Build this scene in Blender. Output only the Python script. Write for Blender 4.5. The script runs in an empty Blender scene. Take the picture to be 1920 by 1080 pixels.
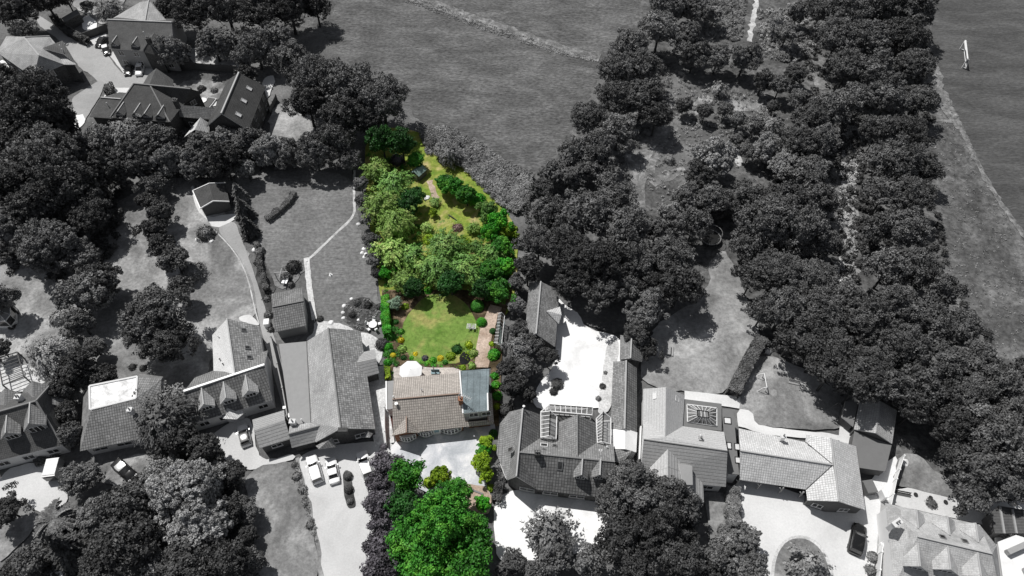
import bpy, bmesh, math, random
import numpy as np
from mathutils import Vector, Matrix, noise
from mathutils.geometry import tessellate_polygon
R_ = math.radians
scene = bpy.context.scene
# ---------------------------------------------------------------- camera
CAM_H, PITCH, FPX = 100.0, R_(36.5), 1280.0      # a drone 100 m up, tilted back from straight down
cam_d = bpy.data.cameras.new('camera')
cam = bpy.data.objects.new('camera', cam_d)
scene.collection.objects.link(cam)
cam.location = (0, 0, CAM_H); cam.rotation_euler = (PITCH, 0, 0)
cam_d.sensor_width = 36.0; cam_d.lens = FPX/1920*36.0
cam_d.clip_start = 1.0; cam_d.clip_end = 3000.0
scene.camera = cam
# ---------------------------------------------------------------- sky and sun
SUN_EL, SUN_AZ = R_(57), R_(42)                  # shadows fall towards +x, -y
sd = Vector((-math.sin(SUN_AZ)*math.cos(SUN_EL), math.cos(SUN_AZ)*math.cos(SUN_EL), math.sin(SUN_EL)))
w = bpy.data.worlds.new('World'); scene.world = w; w.use_nodes = True
nt = w.node_tree; bg = nt.nodes['Background']
sky = nt.nodes.new('ShaderNodeTexSky'); sky.sky_type = 'NISHITA'; sky.sun_disc = False
sky.sun_elevation = SUN_EL; sky.sun_rotation = math.atan2(sd.x, sd.y)
hs = nt.nodes.new('ShaderNodeHueSaturation'); hs.inputs['Saturation'].default_value = 0.3
nt.links.new(sky.outputs[0], hs.inputs['Color']); nt.links.new(hs.outputs[0], bg.inputs[0])
bg.inputs[1].default_value = 0.052
sl = bpy.data.lights.new('sun', 'SUN'); sl.energy = 4.05; sl.angle = R_(0.53); sl.color = (1, 0.985, 0.96)
so = bpy.data.objects.new('sun', sl); scene.collection.objects.link(so)
so.rotation_euler = sd.to_track_quat('Z', 'Y').to_euler()
scene.view_settings.view_transform = 'Standard'; scene.view_settings.look = 'None'
scene.view_settings.gamma = 1.0; scene.view_settings.exposure = 0.0
# ---------------------------------------------------------------- helpers
COL = scene.collection
rnd = random.Random(5)
ct, st = math.cos(PITCH), math.sin(PITCH)
def ray(px, py):
    dx = (px-960)/FPX; dy = -(py-540)/FPX
    return Vector((dx, dy*ct+st, dy*st-ct))
def P(px, py, h=0.0):
    v = ray(px, py); t = (CAM_H-h)/-v.z
    return Vector((v.x*t, v.y*t, h))
def scale_at(px, py, h=0.0):                     # metres per photo pixel
    return (CAM_H-h)/-ray(px, py).z/FPX
def on_plane(px, py, p0, n):
    v = ray(px, py); o = Vector((0, 0, CAM_H))
    return o+v*((p0-o).dot(n)/v.dot(n))
def tag(o, label=None, cat=None, group=None, kind=None):
    if label: o['label'] = label
    if cat: o['category'] = cat
    if group: o['group'] = group
    if kind: o['kind'] = kind
    return o
def empty(name, loc, label, cat, group=None):
    o = bpy.data.objects.new(name, None); COL.objects.link(o)
    o.location = loc; o.empty_display_size = .3
    return tag(o, label, cat, group)
class MB:
    def __init__(s): s.v = []; s.f = []; s.m = []; s.uv = []
    def face(s, pts, m=0, uv=None):
        b = len(s.v); s.v += [Vector(p) for p in pts]; s.f.append(tuple(range(b, b+len(pts)))); s.m.append(m)
        s.uv += uv if uv else auto_uv(pts)
    def hexa(s, b, t, m=0):                      # b, t: loops, counter-clockwise from above
        n = len(b)
        s.face(list(reversed(b)), m); s.face(t, m)
        for i in range(n):
            j = (i+1) % n; s.face([b[i], b[j], t[j], t[i]], m)
    def box(s, c, sx, sy, sz, rz=0.0, m=0, taper=1.0):   # c: centre of the base
        c = Vector(c); a, d = math.cos(rz), math.sin(rz)
        def q(x, y, z, k=1): x *= k; y *= k; return c+Vector((x*a-y*d, x*d+y*a, z))
        hx, hy = sx/2, sy/2
        cs = [(-hx, -hy), (hx, -hy), (hx, hy), (-hx, hy)]
        s.hexa([q(x, y, 0) for x, y in cs], [q(x, y, sz, taper) for x, y in cs], m)
    def bar(s, a, b, r=.05, m=0, up=None):
        a = Vector(a); b = Vector(b); d = (b-a)
        if d.length < 1e-5: return
        d.normalize(); u = d.cross(Vector((0, 0, 1)))
        if u.length < 1e-3: u = Vector((1, 0, 0))
        u.normalize(); w2 = u.cross(d)
        c = [(-r, -r), (r, -r), (r, r), (-r, r)]
        s.hexa([a+u*x+w2*y for x, y in c], [b+u*x+w2*y for x, y in c], m)
    def tube(s, pts, rad, n=8, m=0):
        rings = []
        for i, p in enumerate(pts):
            p = Vector(p); d = Vector(pts[min(i+1, len(pts)-1)])-Vector(pts[max(i-1, 0)]); d.normalize()
            u = d.cross(Vector((0.1, 1, 0.05))); u.normalize(); w2 = d.cross(u)
            r = rad[i] if isinstance(rad, (list, tuple)) else rad
            rings.append([p+(u*math.cos(k*math.tau/n)+w2*math.sin(k*math.tau/n))*r for k in range(n)])
        for a, b in zip(rings, rings[1:]):
            for k in range(n): s.face([a[k], a[(k+1) % n], b[(k+1) % n], b[k]], m)
        s.face(list(reversed(rings[0])), m); s.face(rings[-1], m)
    def lathe(s, c, prof, n=14, m=0):            # prof: (r, z) from the bottom up
        c = Vector(c)
        ring = [[c+Vector((r*math.cos(k*math.tau/n), r*math.sin(k*math.tau/n), z)) for k in range(n)] for r, z in prof]
        for a, b in zip(ring, ring[1:]):
            for k in range(n): s.face([a[k], a[(k+1) % n], b[(k+1) % n], b[k]], m)
        s.face(ring[-1], m); s.face(list(reversed(ring[0])), m)
    def build(s, name, mats, parent=None, smooth=False, weld=False):
        off = Vector((0, 0, 0)); p = parent
        while p is not None: off += p.location; p = p.parent
        me = bpy.data.meshes.new(name)
        me.from_pydata([v-off for v in s.v], [], s.f)
        for m in (mats if isinstance(mats, (list, tuple)) else [mats]): me.materials.append(m)
        me.polygons.foreach_set('material_index', s.m)
        ul = me.uv_layers.new(name='UVMap')
        ul.data.foreach_set('uv', [x for q in s.uv for x in q])
        if weld:
            bm = bmesh.new(); bm.from_mesh(me); bmesh.ops.remove_doubles(bm, verts=bm.verts, dist=.002)
            bm.to_mesh(me); bm.free()
        if smooth: me.polygons.foreach_set('use_smooth', [True]*len(me.polygons))
        o = bpy.data.objects.new(name, me); COL.objects.link(o)
        if parent is not None: o.parent = parent
        return o
def auto_uv(pts):
    a = Vector(pts[0]); n = Vector((0, 0, 0))
    for i in range(len(pts)):
        p, q = Vector(pts[i]), Vector(pts[(i+1) % len(pts)])
        n += Vector(((p.y-q.y)*(p.z+q.z), (p.z-q.z)*(p.x+q.x), (p.x-q.x)*(p.y+q.y)))
    if n.length < 1e-9: return [(0, 0)]*len(pts)
    n.normalize(); u = Vector((0, 0, 1)).cross(n)
    if u.length < .05: u = Vector((1, 0, 0))
    u.normalize(); v = n.cross(u)
    return [(Vector(p).dot(u), Vector(p).dot(v)) for p in pts]
# ---------------------------------------------------------------- materials
def mat(name): 
    m = bpy.data.materials.new(name); m.use_nodes = True
    return m, m.node_tree, m.node_tree.nodes['Principled BSDF']
def g3(c): return (c, c, c) if isinstance(c, (int, float)) else tuple(c)
def ramp(nt, fac, stops):
    r = nt.nodes.new('ShaderNodeValToRGB'); e = r.color_ramp.elements
    while len(e) < len(stops): e.new(.5)
    for el, (p, c) in zip(e, stops): el.position = p; el.color = (*g3(c), 1)
    nt.links.new(fac, r.inputs[0]); return r.outputs[0]
def noise_t(nt, vec, scale, detail=4, rough=.6, dist=0):
    n = nt.nodes.new('ShaderNodeTexNoise'); n.inputs['Scale'].default_value = scale
    n.inputs['Detail'].default_value = detail; n.inputs['Roughness'].default_value = rough; n.inputs['Distortion'].default_value = dist
    if vec is not None: nt.links.new(vec, n.inputs['Vector'])
    return n.outputs[0]
def mixc(nt, a, b, fac, mode='MIX'):
    n = nt.nodes.new('ShaderNodeMix'); n.data_type = 'RGBA'; n.blend_type = mode
    if isinstance(fac, float): n.inputs[0].default_value = fac
    else: nt.links.new(fac, n.inputs[0])
    for k, x in ((6, a), (7, b)):
        if isinstance(x, (tuple, float, int)): n.inputs[k].default_value = (*g3(x), 1)
        else: nt.links.new(x, n.inputs[k])
    return n.outputs[2]
def coords(nt, kind='world', sc=(1, 1, 1), rot=0):
    if kind == 'world':
        g = nt.nodes.new('ShaderNodeNewGeometry'); o = g.outputs['Position']
    else:
        g = nt.nodes.new('ShaderNodeTexCoord'); o = g.outputs[kind]
    mp = nt.nodes.new('ShaderNodeMapping'); mp.inputs['Scale'].default_value = sc; mp.inputs['Rotation'].default_value = (0, 0, rot)
    nt.links.new(o, mp.inputs[0]); return mp.outputs[0]
def bump(nt, b, h, s=.4, d=.1):
    n = nt.nodes.new('ShaderNodeBump'); n.inputs['Strength'].default_value = s; n.inputs['Distance'].default_value = d
    nt.links.new(h, n.inputs['Height']); nt.links.new(n.outputs[0], b.inputs['Normal'])
M = {}
def ground_mat(name, c1, c2, c3=None, big=.12, fine=2.2, stretch=(1, 1, 1), rot=0, rough=.95, bmp=.5, spread=.18, streak=0.0, fa=.4):
    m, nt, b = mat(name)
    c3 = c3 if c3 is not None else c2
    v = coords(nt, 'world', stretch, rot)
    n1 = noise_t(nt, v, big, 6, .62, .6); n2 = noise_t(nt, v, fine, 5, .7)
    col = ramp(nt, n1, [(.5-spread, c1), (.5, c2), (.5+spread, c3)])
    f = ramp(nt, n2, [(.25, 1-fa), (.5, 1.0), (.75, 1+fa)])
    col = mixc(nt, col, f, 1.0, 'MULTIPLY')
    if streak:
        vs = coords(nt, 'world', (1, 7, 1), rot+.1); n3 = noise_t(nt, vs, .35, 5, .7, 1.5)
        col = mixc(nt, col, ramp(nt, n3, [(.35, 1-streak), (.65, 1+streak)]), 1.0, 'MULTIPLY')
    nt.links.new(col, b.inputs['Base Color']); b.inputs['Roughness'].default_value = rough
    b.inputs['Specular IOR Level'].default_value = .15
    bump(nt, b, n2, bmp, .25)
    M[name] = m; return m
def plain(name, c, rough=.6, var=.15, scale=1.5, metal=0, spec=.4):
    m, nt, b = mat(name)
    n = noise_t(nt, coords(nt, 'Object'), scale, 5, .65)
    col = mixc(nt, tuple(x*(1-var) for x in g3(c)), tuple(min(1, x*(1+var)) for x in g3(c)), n)
    nt.links.new(col, b.inputs['Base Color']); b.inputs['Roughness'].default_value = rough; b.inputs['Metallic'].default_value = metal
    b.inputs['Specular IOR Level'].default_value = spec
    M[name] = m; return m
def roof_mat(name, c, row=.36, col=.33, joint=.45, var=.18, vjoint=True, rough=.8, stain=.25, lichen=0.0):
    m, nt, b = mat(name)
    v = coords(nt, 'UV')
    br = nt.nodes.new('ShaderNodeTexBrick'); nt.links.new(v, br.inputs['Vector'])
    br.inputs['Scale'].default_value = 1.0; br.offset = 0.0; br.offset_frequency = 1; br.inputs['Row Height'].default_value = row; br.inputs['Brick Width'].default_value = col if vjoint else 40.0
    br.inputs['Mortar Size'].default_value = .045; br.inputs['Mortar Smooth'].default_value = .6; br.inputs['Bias'].default_value = 0
    c = g3(c)
    br.inputs['Color1'].default_value = (*[x*(1-var) for x in c], 1); br.inputs['Color2'].default_value = (*[x*(1+var) for x in c], 1)
    br.inputs['Mortar'].default_value = (*[x*joint for x in c], 1)
    n = noise_t(nt, v, .35, 6, .7, .5)
    colr = mixc(nt, br.outputs[0], ramp(nt, n, [(.3, 1-stain), (.5, 1.0), (.7, 1+stain)]), 1.0, 'MULTIPLY')
    n2 = noise_t(nt, v, 3.5, 3, .7)
    colr = mixc(nt, colr, ramp(nt, n2, [(.3, .82), (.7, 1.18)]), 1.0, 'MULTIPLY')
    if lichen:
        n4 = noise_t(nt, v, 1.6, 2, .5)
        colr = mixc(nt, colr, tuple(min(1, x*2.3+.05) for x in c), ramp(nt, n4, [(.68, 0.0), (.74, lichen)]))
    nt.links.new(colr, b.inputs['Base Color']); b.inputs['Roughness'].default_value = rough; b.inputs['Specular IOR Level'].default_value = .3
    mt = nt.nodes.new('ShaderNodeMath'); mt.operation = 'MULTIPLY_ADD'; mt.inputs[1].default_value = -1; mt.inputs[2].default_value = 1
    nt.links.new(br.outputs['Fac'], mt.inputs[0]); bump(nt, b, mt.outputs[0], .7, .05)
    M[name] = m; return m
def leaf_mat(name, c, var=.45, dry=None):
    m, nt, b = mat(name)
    oi = nt.nodes.new('ShaderNodeObjectInfo')
    v = coords(nt, 'world')
    n1 = noise_t(nt, v, .45, 3, .6); n2 = noise_t(nt, v, 5.0, 2, .5)
    c = g3(c); d = g3(dry) if dry else tuple(x*1.7 for x in c)
    col = ramp(nt, n1, [(.3, tuple(x*(1-var) for x in c)), (.5, c), (.72, d)])
    col = mixc(nt, col, ramp(nt, n2, [(.3, .6), (.7, 1.5)]), 1.0, 'MULTIPLY')
    col = mixc(nt, col, ramp(nt, oi.outputs['Random'], [(0, .78), (1, 1.22)]), 1.0, 'MULTIPLY')
    nt.links.new(col, b.inputs['Base Color']); b.inputs['Roughness'].default_value = .55
    b.inputs['Specular IOR Level'].default_value = .25
    M[name] = m; return m
# foliage
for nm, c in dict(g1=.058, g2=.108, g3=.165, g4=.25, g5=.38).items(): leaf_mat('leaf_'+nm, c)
leaf_mat('leaf_mauve', (.105, .097, .11)); leaf_mat('leaf_green', (.045, .20, .022), dry=(.12, .32, .035))
leaf_mat('leaf_deep', (.022, .085, .016)); leaf_mat('leaf_lime', (.22, .36, .02), dry=(.42, .5, .03))
leaf_mat('leaf_willow', (.22, .37, .08), dry=(.40, .48, .16)); leaf_mat('leaf_birch', (.13, .27, .06), dry=(.28, .40, .11))
leaf_mat('leaf_plum', (.2, .13, .12), dry=(.3, .2, .17)); leaf_mat('leaf_silver', (.2, .28, .2)); leaf_mat('leaf_bright', (.05, .3, .02), dry=(.16, .4, .03)); leaf_mat('leaf_gold', (.5, .42, .02))
plain('bark', .05, .9, .4, 4)
# ground
ground_mat('meadow', .09, .122, .165, .09, 1.1, (1, 2.0, 1), .35, streak=.3, spread=.14, fa=.7)
ground_mat('pitch', .072, .09, .115, .08, 1.1, (1, 3.0, 1), -.1, streak=.24, spread=.14, fa=.5)
ground_mat('rough', .065, .115, .22, .14, 1.0, (1, 1, 1), .3, spread=.2, bmp=.9, fa=.75)
ground_mat('lawn', .15, .25, .46, .1, 1.8, spread=.15)
ground_mat('lawn_dark', .10, .145, .21, .1, 1.8, spread=.16)
ground_mat('lawn_stripe', .145, .185, .25, .07, 1.6, (1, 1, 1), 1.2, streak=.25, spread=.2)
ground_mat('lawn_pale', .15, .29, .50, .12, 1.5, spread=.2)
ground_mat('lawn_green', (.11, .21, .035), (.175, .27, .06), (.33, .32, .11), .17, 1.7, spread=.15)
ground_mat('meadow_green', (.12, .24, .03), (.26, .31, .06), (.46, .38, .18), .32, 1.2, spread=.2, bmp=.9)
ground_mat('soil', .03, .07, .16, .5, 2.5, spread=.2)
ground_mat('soil_brown', (.04, .03, .015), (.08, .06, .035), (.3, .22, .15), .4, 2.5, spread=.2)
ground_mat('asphalt', .34, .39, .44, .1, 3, bmp=.05, fa=.15); ground_mat('asphalt_mid', .30, .35, .40, .1, 3, bmp=.05, fa=.15)
ground_mat('gravel', .52, .60, .66, .12, 4, bmp=.1, fa=.12); ground_mat('gravel_pale', .60, .69, .76, .12, 4, bmp=.08, fa=.1)
ground_mat('yard_white', .72, .88, .94, .22, 3, bmp=.03, fa=.07, spread=.16); ground_mat('drive_blue', (.42, .44, .47), (.58, .59, .62), (.78, .77, .78), .3, 4, bmp=.08, fa=.12, spread=.14)
ground_mat('path_pale', .34, .50, .66, .5, 3, bmp=.3); ground_mat('bank', .12, .19, .30, .5, 1.5, spread=.15, fa=.6); ground_mat('path_brown', (.35, .26, .2), (.46, .36, .29), (.6, .48, .4), .4, 3, bmp=.3)
ground_mat('paving', .45, .6, .72, .4, 3, bmp=.2); ground_mat('dirt', .14, .22, .4, .25, 2.2, spread=.15)
ground_mat('patio_warm', (.42, .38, .36), (.5, .46, .43), (.6, .55, .5), .4, 3, bmp=.2)
ground_mat('water', .012, .016, .02, .3, 1, rough=.1, bmp=.05)
# building materials
roof_mat('r_brown', (.46, .42, .385), .40, .34, .5, var=.1, stain=.12); roof_mat('r_tile', .23, .42, .36, .42, lichen=.4); roof_mat('r_tile2', .34, .4, .36, .5, lichen=.3, var=.3); roof_mat('r_darktile', .19, .45, .42, .35)
roof_mat('r_grey', .27, .36, .34, .55); roof_mat('r_slate', .085, .3, .25, .75, var=.12); roof_mat('r_slate2', .12, .3, .25, .75, var=.12)
roof_mat('r_light', .68, .38, .34, .66, var=.09, stain=.15); roof_mat('r_pale', .42, .34, .32, .72, var=.1); roof_mat('r_stone', .27, .3, .3, .5, var=.3, lichen=.5)
roof_mat('r_rib', .36, .5, .3, .5, var=.03, vjoint=False, stain=.08); roof_mat('r_ribpale', .50, .5, .3, .9, var=.02, vjoint=False, stain=.05)
roof_mat('r_cream', .46, .3, .3, .98, var=.02, stain=.35); roof_mat('r_sunlit', .72, .3, .3, .96, var=.02, stain=.08); roof_mat('r_ribdark', .10, .4, .3, .7, var=.06, vjoint=False); roof_mat('r_bluefelt', (.18, .22, .235), 9, 1.0, .75, var=.06, stain=.35)
plain('felt', .17, .85); plain('felt_light', .3, .85); plain('felt_white', .80, .7, .2, .9); ground_mat('felt_stained', .40, .82, .92, .7, 2.5, rough=.8, bmp=.1, spread=.2, fa=.2); plain('ridge_pale', .42, .8); plain('ridge_mid', .2, .8); plain('fascia', .6, .5); plain('fascia_dark', .06, .6)
plain('ridge_brown', (.3, .22, .18), .8)
roof_mat('brick', .07, .3, .5, 1.35, var=.3); roof_mat('brick_red', (.26, .12, .07), .3, .5, 1.2, var=.3)
plain('render_white', .7, .8, .08); plain('render_grey', .35, .8); plain('timber', .10, .8, .3, 3); plain('timber_pale', .36, .8, .2, 3)
plain('white', .82, .4, .04); plain('white_frame', .75, .35, .04); plain('black', .012, .4); plain('dark', .03, .5); plain('grey_metal', .3, .35, .1, 2, .5); plain('pale_metal', .55, .4)
plain('red_brown', (.09, .025, .02), .8); plain('plastic_blue', (.25, .38, .42), .5); plain('pot', .2, .8); plain('greenpaint', (.22, .31, .28), .6)
plain('rubber', .02, .8); plain('paint_white', .86, .2, .02, spec=.6); plain('paint_black', .012, .12, .02, spec=.7); plain('paint_dark', .05, .18, .05, spec=.6); plain('paint_silver', .4, .25, .05, 1, .4); plain('tarp', .16, .8)
m, nt, b = mat('glass'); b.inputs['Base Color'].default_value = (.02, .022, .025, 1); b.inputs['Roughness'].default_value = .06; b.inputs['Specular IOR Level'].default_value = .8; M['glass'] = m
nt.links.new(ramp(nt, noise_t(nt, coords(nt, 'Object'), 1.2, 2), [(.3, .012), (.7, .06)]), b.inputs['Base Color'])
m, nt, b = mat('glass_clear'); b.inputs['Base Color'].default_value = (.75, .8, .82, 1); b.inputs['Roughness'].default_value = .05; b.inputs['Alpha'].default_value = .5; M['glass_clear'] = m
nt.links.new(ramp(nt, noise_t(nt, coords(nt, 'Object'), .7, 3), [(.3, .08), (.7, .4)]), b.inputs['Base Color'])
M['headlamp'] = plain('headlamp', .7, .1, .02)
# ---------------------------------------------------------------- the ground
LAYER = [0]
def smooth_loop(pts, it=2):
    for _ in range(it):
        q = []
        for i in range(len(pts)):
            a, b2 = pts[i], pts[(i+1) % len(pts)]
            q += [a*.75+b2*.25, a*.25+b2*.75]
        pts = q
    return pts
def patch(name, pix, m, z=None, smooth=2, jit=.25, step=1.0):
    """a sheet of ground lying a few millimetres above the one below"""
    if z is None: LAYER[0] += 1; z = .004*LAYER[0]
    pts = [P(*p) for p in pix]
    if smooth: pts = smooth_loop(pts, smooth)
    if jit:
        q = []
        for i in range(len(pts)):
            a, c = pts[i], pts[(i+1) % len(pts)]; n = max(1, int((c-a).length/step))
            for k in range(n):
                p = a.lerp(c, k/n); s = 1.0
                nx = noise.noise(Vector((p.x*.9, p.y*.9, 3.1)))+.6*noise.noise(Vector((p.x*2.3, p.y*2.3, 1.1))); ny = noise.noise(Vector((p.x*.9, p.y*.9, 9.7)))+.6*noise.noise(Vector((p.x*2.3, p.y*2.3, 5.5)))
                q.append(Vector((p.x+nx*jit*2, p.y+ny*jit*2, 0)))
        pts = q
    mb = MB()
    for t in tessellate_polygon([pts]):
        f = [pts[i] for i in t]
        if (f[1]-f[0]).cross(f[2]-f[0]).z < 0: f.reverse()
        mb.face([Vector((p.x, p.y, z)) for p in f])
    return tag(mb.build(name, M[m]), kind='structure')
mb = MB(); S = 900
mb.face([(-S, -S, 0), (S, -S, 0), (S, S, 0), (-S, S, 0)]); tag(mb.build('ground', M['lawn_dark']), kind='structure')
def strip(name, pix, wpx, m, z=None, jit=.08):
    """a path of even real width along a line of points"""
    if z is None: LAYER[0] += 1; z = .004*LAYER[0]
    pts = [P(*p) for p in pix]
    for _ in range(2):
        q = [pts[0]]
        for a, c in zip(pts, pts[1:]): q += [a*.75+c*.25, a*.25+c*.75]
        pts = q+[pts[-1]]
    dense = []
    for a, c in zip(pts, pts[1:]):
        n = max(1, int((c-a).length/.8))
        dense += [a.lerp(c, k/n) for k in range(n)]
    dense.append(pts[-1]); L = []; Rr = []
    for i, p in enumerate(dense):
        d = dense[min(i+1, len(dense)-1)]-dense[max(i-1, 0)]; d.normalize(); n = Vector((-d.y, d.x, 0)); t = i/max(1, len(dense)-1)
        ww = (wpx[0]*(1-t)+wpx[1]*t)/2
        L.append(p+n*(ww+jit*2*noise.noise(p*1.3))); Rr.append(p-n*(ww+jit*2*noise.noise(p*1.3+Vector((7, 0, 0)))))
    mb = MB()
    for i in range(len(dense)-1):
        mb.face([Vector((q.x, q.y, z)) for q in (Rr[i], Rr[i+1], L[i+1], L[i])])
    return tag(mb.build(name, M[m]), kind='structure')
patch('field', [(540,-160),(1270,-160),(1215,60),(1130,130),(1085,230),(1020,315),(990,335),(960,330),(880,270),(790,235),(760,190),(700,150),(600,80)], 'meadow', jit=.4)
patch('rough_ground', [(1250,-160),(1780,-160),(1740,60),(1748,110),(1762,160),(1808,250),(1855,350),(1900,430),(1960,520),(1990,760),(1940,980),(1700,880),(1430,640),(1200,520),(1000,350),(1060,260),(1160,120)], 'rough', jit=.5)
patch('sports_field', [(1750,-160),(2150,-160),(2150,700),(1960,520),(1905,428),(1858,348),(1812,250),(1764,155),(1750,105),(1745,60)], 'pitch', jit=.25)
patch('bramble_ground', [(780,232),(880,262),(960,312),(1010,330),(1000,380),(980,410),(940,400),(880,330),(800,280)], 'rough')
patch('grass_bank', [(500,-160),(620,-160),(640,0),(600,60),(540,40)], 'rough')
patch('track', [(1180,262),(1232,238),(1262,228),(1290,225),(1262,262),(1232,300),(1212,345),(1205,395),(1180,392),(1188,340),(1170,290)], 'bank', jit=.6)
patch('grass_island', [(1262,240),(1330,235),(1370,260),(1330,300),(1280,318),(1245,330),(1225,345),(1232,300)], 'lawn_dark', jit=.3)
patch('grass_clearing', [(1240,120),(1330,150),(1400,160),(1440,190),(1380,215),(1290,215),(1250,190)], 'lawn_dark', jit=.5)
strip('dirt_track', [(1176,290),(1192,330),(1186,385)], (1.4, 1.2), 'dirt', jit=.4)
strip('dirt_track', [(1330,180),(1310,200),(1265,232)], (3, 3), 'dirt', jit=.3)
strip('dirt_track', [(1360,196),(1400,200),(1440,196)], (4, 3.5), 'dirt', jit=.3)
strip('dirt_track', [(1222,345),(1250,330),(1285,318)], (2.4, 2), 'dirt', jit=.3)
strip('wheel_track', [(1190,385),(1203,330),(1222,275),(1262,236)], (1.0, .8), 'dirt', jit=.35)
strip('footpath', [(1425,-30),(1413,30),(1404,78)], (1.6, 1.0), 'path_pale', jit=.4)
patch('footpath', [(1385,0),(1392,-2),(1394,20),(1388,24)], 'dirt')
patch('clearing', [(1518,118),(1532,108),(1556,122),(1550,150),(1560,168),(1530,170),(1524,140)], 'dirt', jit=.4)
patch('bare_ground', [(1520,10),(1540,5),(1560,20),(1545,40),(1525,30)], 'dirt', jit=.4)
patch('bare_ground', [(1580,240),(1605,235),(1610,290),(1600,340),(1612,400),(1600,470),(1610,520),(1570,530),(1580,470),(1570,400),(1580,320)], 'lawn_pale', jit=.7)
patch('bare_ground', [(1372,275),(1388,280),(1392,310),(1380,312)], 'path_pale', jit=.3)
patch('bare_ground', [(1755,110),(1768,160),(1808,245),(1800,250),(1770,215),(1752,170),(1748,120)], 'bank', jit=.6)
strip('worn_line', [(1800,238),(1835,315),(1870,372),(1925,450),(2000,560)], (.9, 1.2), 'bank', jit=.3)
strip('worn_line', [(1745,225),(1790,228)], (1.2, .8), 'bank', jit=.2)
# left gardens
patch('garden_lawn', [(-40,490),(120,500),(200,380),(330,330),(380,335),(470,470),(490,610),(400,640),(390,740),(120,760),(-40,740)], 'lawn', jit=.4)
strip('ditch_bank', [(740,-12),(790,0),(850,22),(920,46),(1000,74),(1060,96),(1125,108)], (3.2, 3.6), 'bank', jit=.5)
patch('lawn', [(25,505),(70,520),(108,545),(128,600),(120,640),(60,650),(40,690),(-10,690),(-20,560),(10,560)], 'lawn')
patch('lawn', [(232,395),(262,400),(285,450),(262,520),(262,560),(232,600),(250,660),(262,690),(190,700),(170,640),(195,560),(230,520),(225,440)], 'lawn', jit=.4)
patch('lawn', [(325,335),(360,345),(380,412),(410,428),(442,470),(468,530),(482,592),(440,600),(405,625),(395,650),(370,640),(345,560),(325,440),(318,380)], 'lawn', jit=.3)
0 and patch('dry_grass', [(325,325),(360,340),(368,380),(385,430),(380,450),(345,430),(328,380)], 'lawn_pale', jit=.5)
0 and patch('dry_grass', [(368,555),(420,560),(412,620),(398,640),(380,640),(365,600)], 'lawn_pale', jit=.6)
patch('lawn', [(440,325),(664,316),(668,405),(690,480),(712,560),(716,625),(650,612),(594,605),(578,492),(545,545),(510,535),(492,510),(484,470),(490,420),(470,380),(445,350)], 'lawn_stripe')
patch('flower_bed', [(645,572),(662,560),(690,558),(712,575),(714,610),(690,625),(655,612),(640,595)], 'soil', jit=.2)
patch('flower_bed', [(478,470),(492,462),(500,500),(520,540),(505,560),(512,640),(500,650),(492,600),(482,540)], 'soil', jit=.2)
strip('garden_path', [(665,320),(664,380),(666,405),(630,438),(580,486)], (.5, .5), 'path_pale')
strip('garden_path', [(575,484),(580,540),(590,600)], (1.1, .9), 'paving')
patch('patio', [(588,600),(625,605),(655,612),(665,622),(690,625),(718,640),(716,680),(690,700),(650,640),(600,640),(570,640),(590,622)], 'paving', jit=.1)
patch('driveway', [(402,428),(440,412),(450,440),(470,492),(490,555),(508,612),(524,660),(541,740),(549,778),(536,782),(518,720),(503,660),(486,608),(474,520),(440,468)], 'asphalt_mid', jit=.05)
strip('kerb', [(400,430),(438,468),(464,515),(478,580),(486,608)], (.22, .22), 'path_pale', jit=.02)
patch('concrete_apron', [(357,352),(364,348),(378,392),(387,410),(442,400),(448,404),(440,415),(402,430),(384,408),(370,396)], 'gravel_pale', jit=.1, smooth=1)
patch('gravel_corner', [(443,598),(470,588),(486,606),(486,612),(465,608)], 'gravel_pale', jit=.1)
# top left road
patch('road', [(72,28),(90,40),(118,58),(160,75),(190,92),(205,105),(212,120),(230,140),(262,138),(290,140),(300,150),(282,160),(252,166),(212,170),(190,158),(172,142),(150,128),(136,108),(124,88),(106,72),(88,60),(70,45)], 'asphalt', jit=.1)
patch('driveway', [(205,165),(252,166),(226,186),(205,200),(190,190)], 'gravel_pale', smooth=0, jit=.05)
patch('driveway', [(160,76),(200,64),(202,90),(192,93)], 'gravel', smooth=0, jit=.05)
patch('driveway', [(205,104),(210,110),(232,138),(300,140),(300,120),(215,95)], 'gravel', smooth=0, jit=.05)
patch('courtyard', [(132,186),(165,165),(192,148),(196,165),(186,185),(165,218),(150,242),(135,222),(140,200)], 'asphalt_mid', jit=.1)
patch('courtyard_corner', [(128,218),(165,216),(150,244),(140,240)], 'yard_white', smooth=1)
patch('side_yard', [(0,110),(20,122),(30,138),(5,132)], 'yard_white', smooth=1)
patch('courtyard', [(325,150),(430,152),(410,190),(400,202),(345,200)], 'dirt', jit=.2)
patch('patio', [(350,185),(410,188),(404,202),(346,200)], 'gravel_pale', smooth=1)
patch('lawn', [(508,195),(560,196),(594,225),(592,256),(550,272),(505,262)], 'lawn_pale', jit=.4)
patch('back_yard', [(345,88),(465,90),(468,132),(400,132),(368,126)], 'path_pale', jit=.4)
patch('back_yard', [(150,35),(176,26),(190,52),(160,64)], 'yard_white', jit=.3)
patch('back_yard', [(130,0),(240,-20),(225,36),(185,50),(170,30),(145,20)], 'lawn_pale', jit=.3)
patch('back_yard', [(490,145),(520,140),(508,180),(492,190)], 'gravel_pale', jit=.2)
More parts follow.
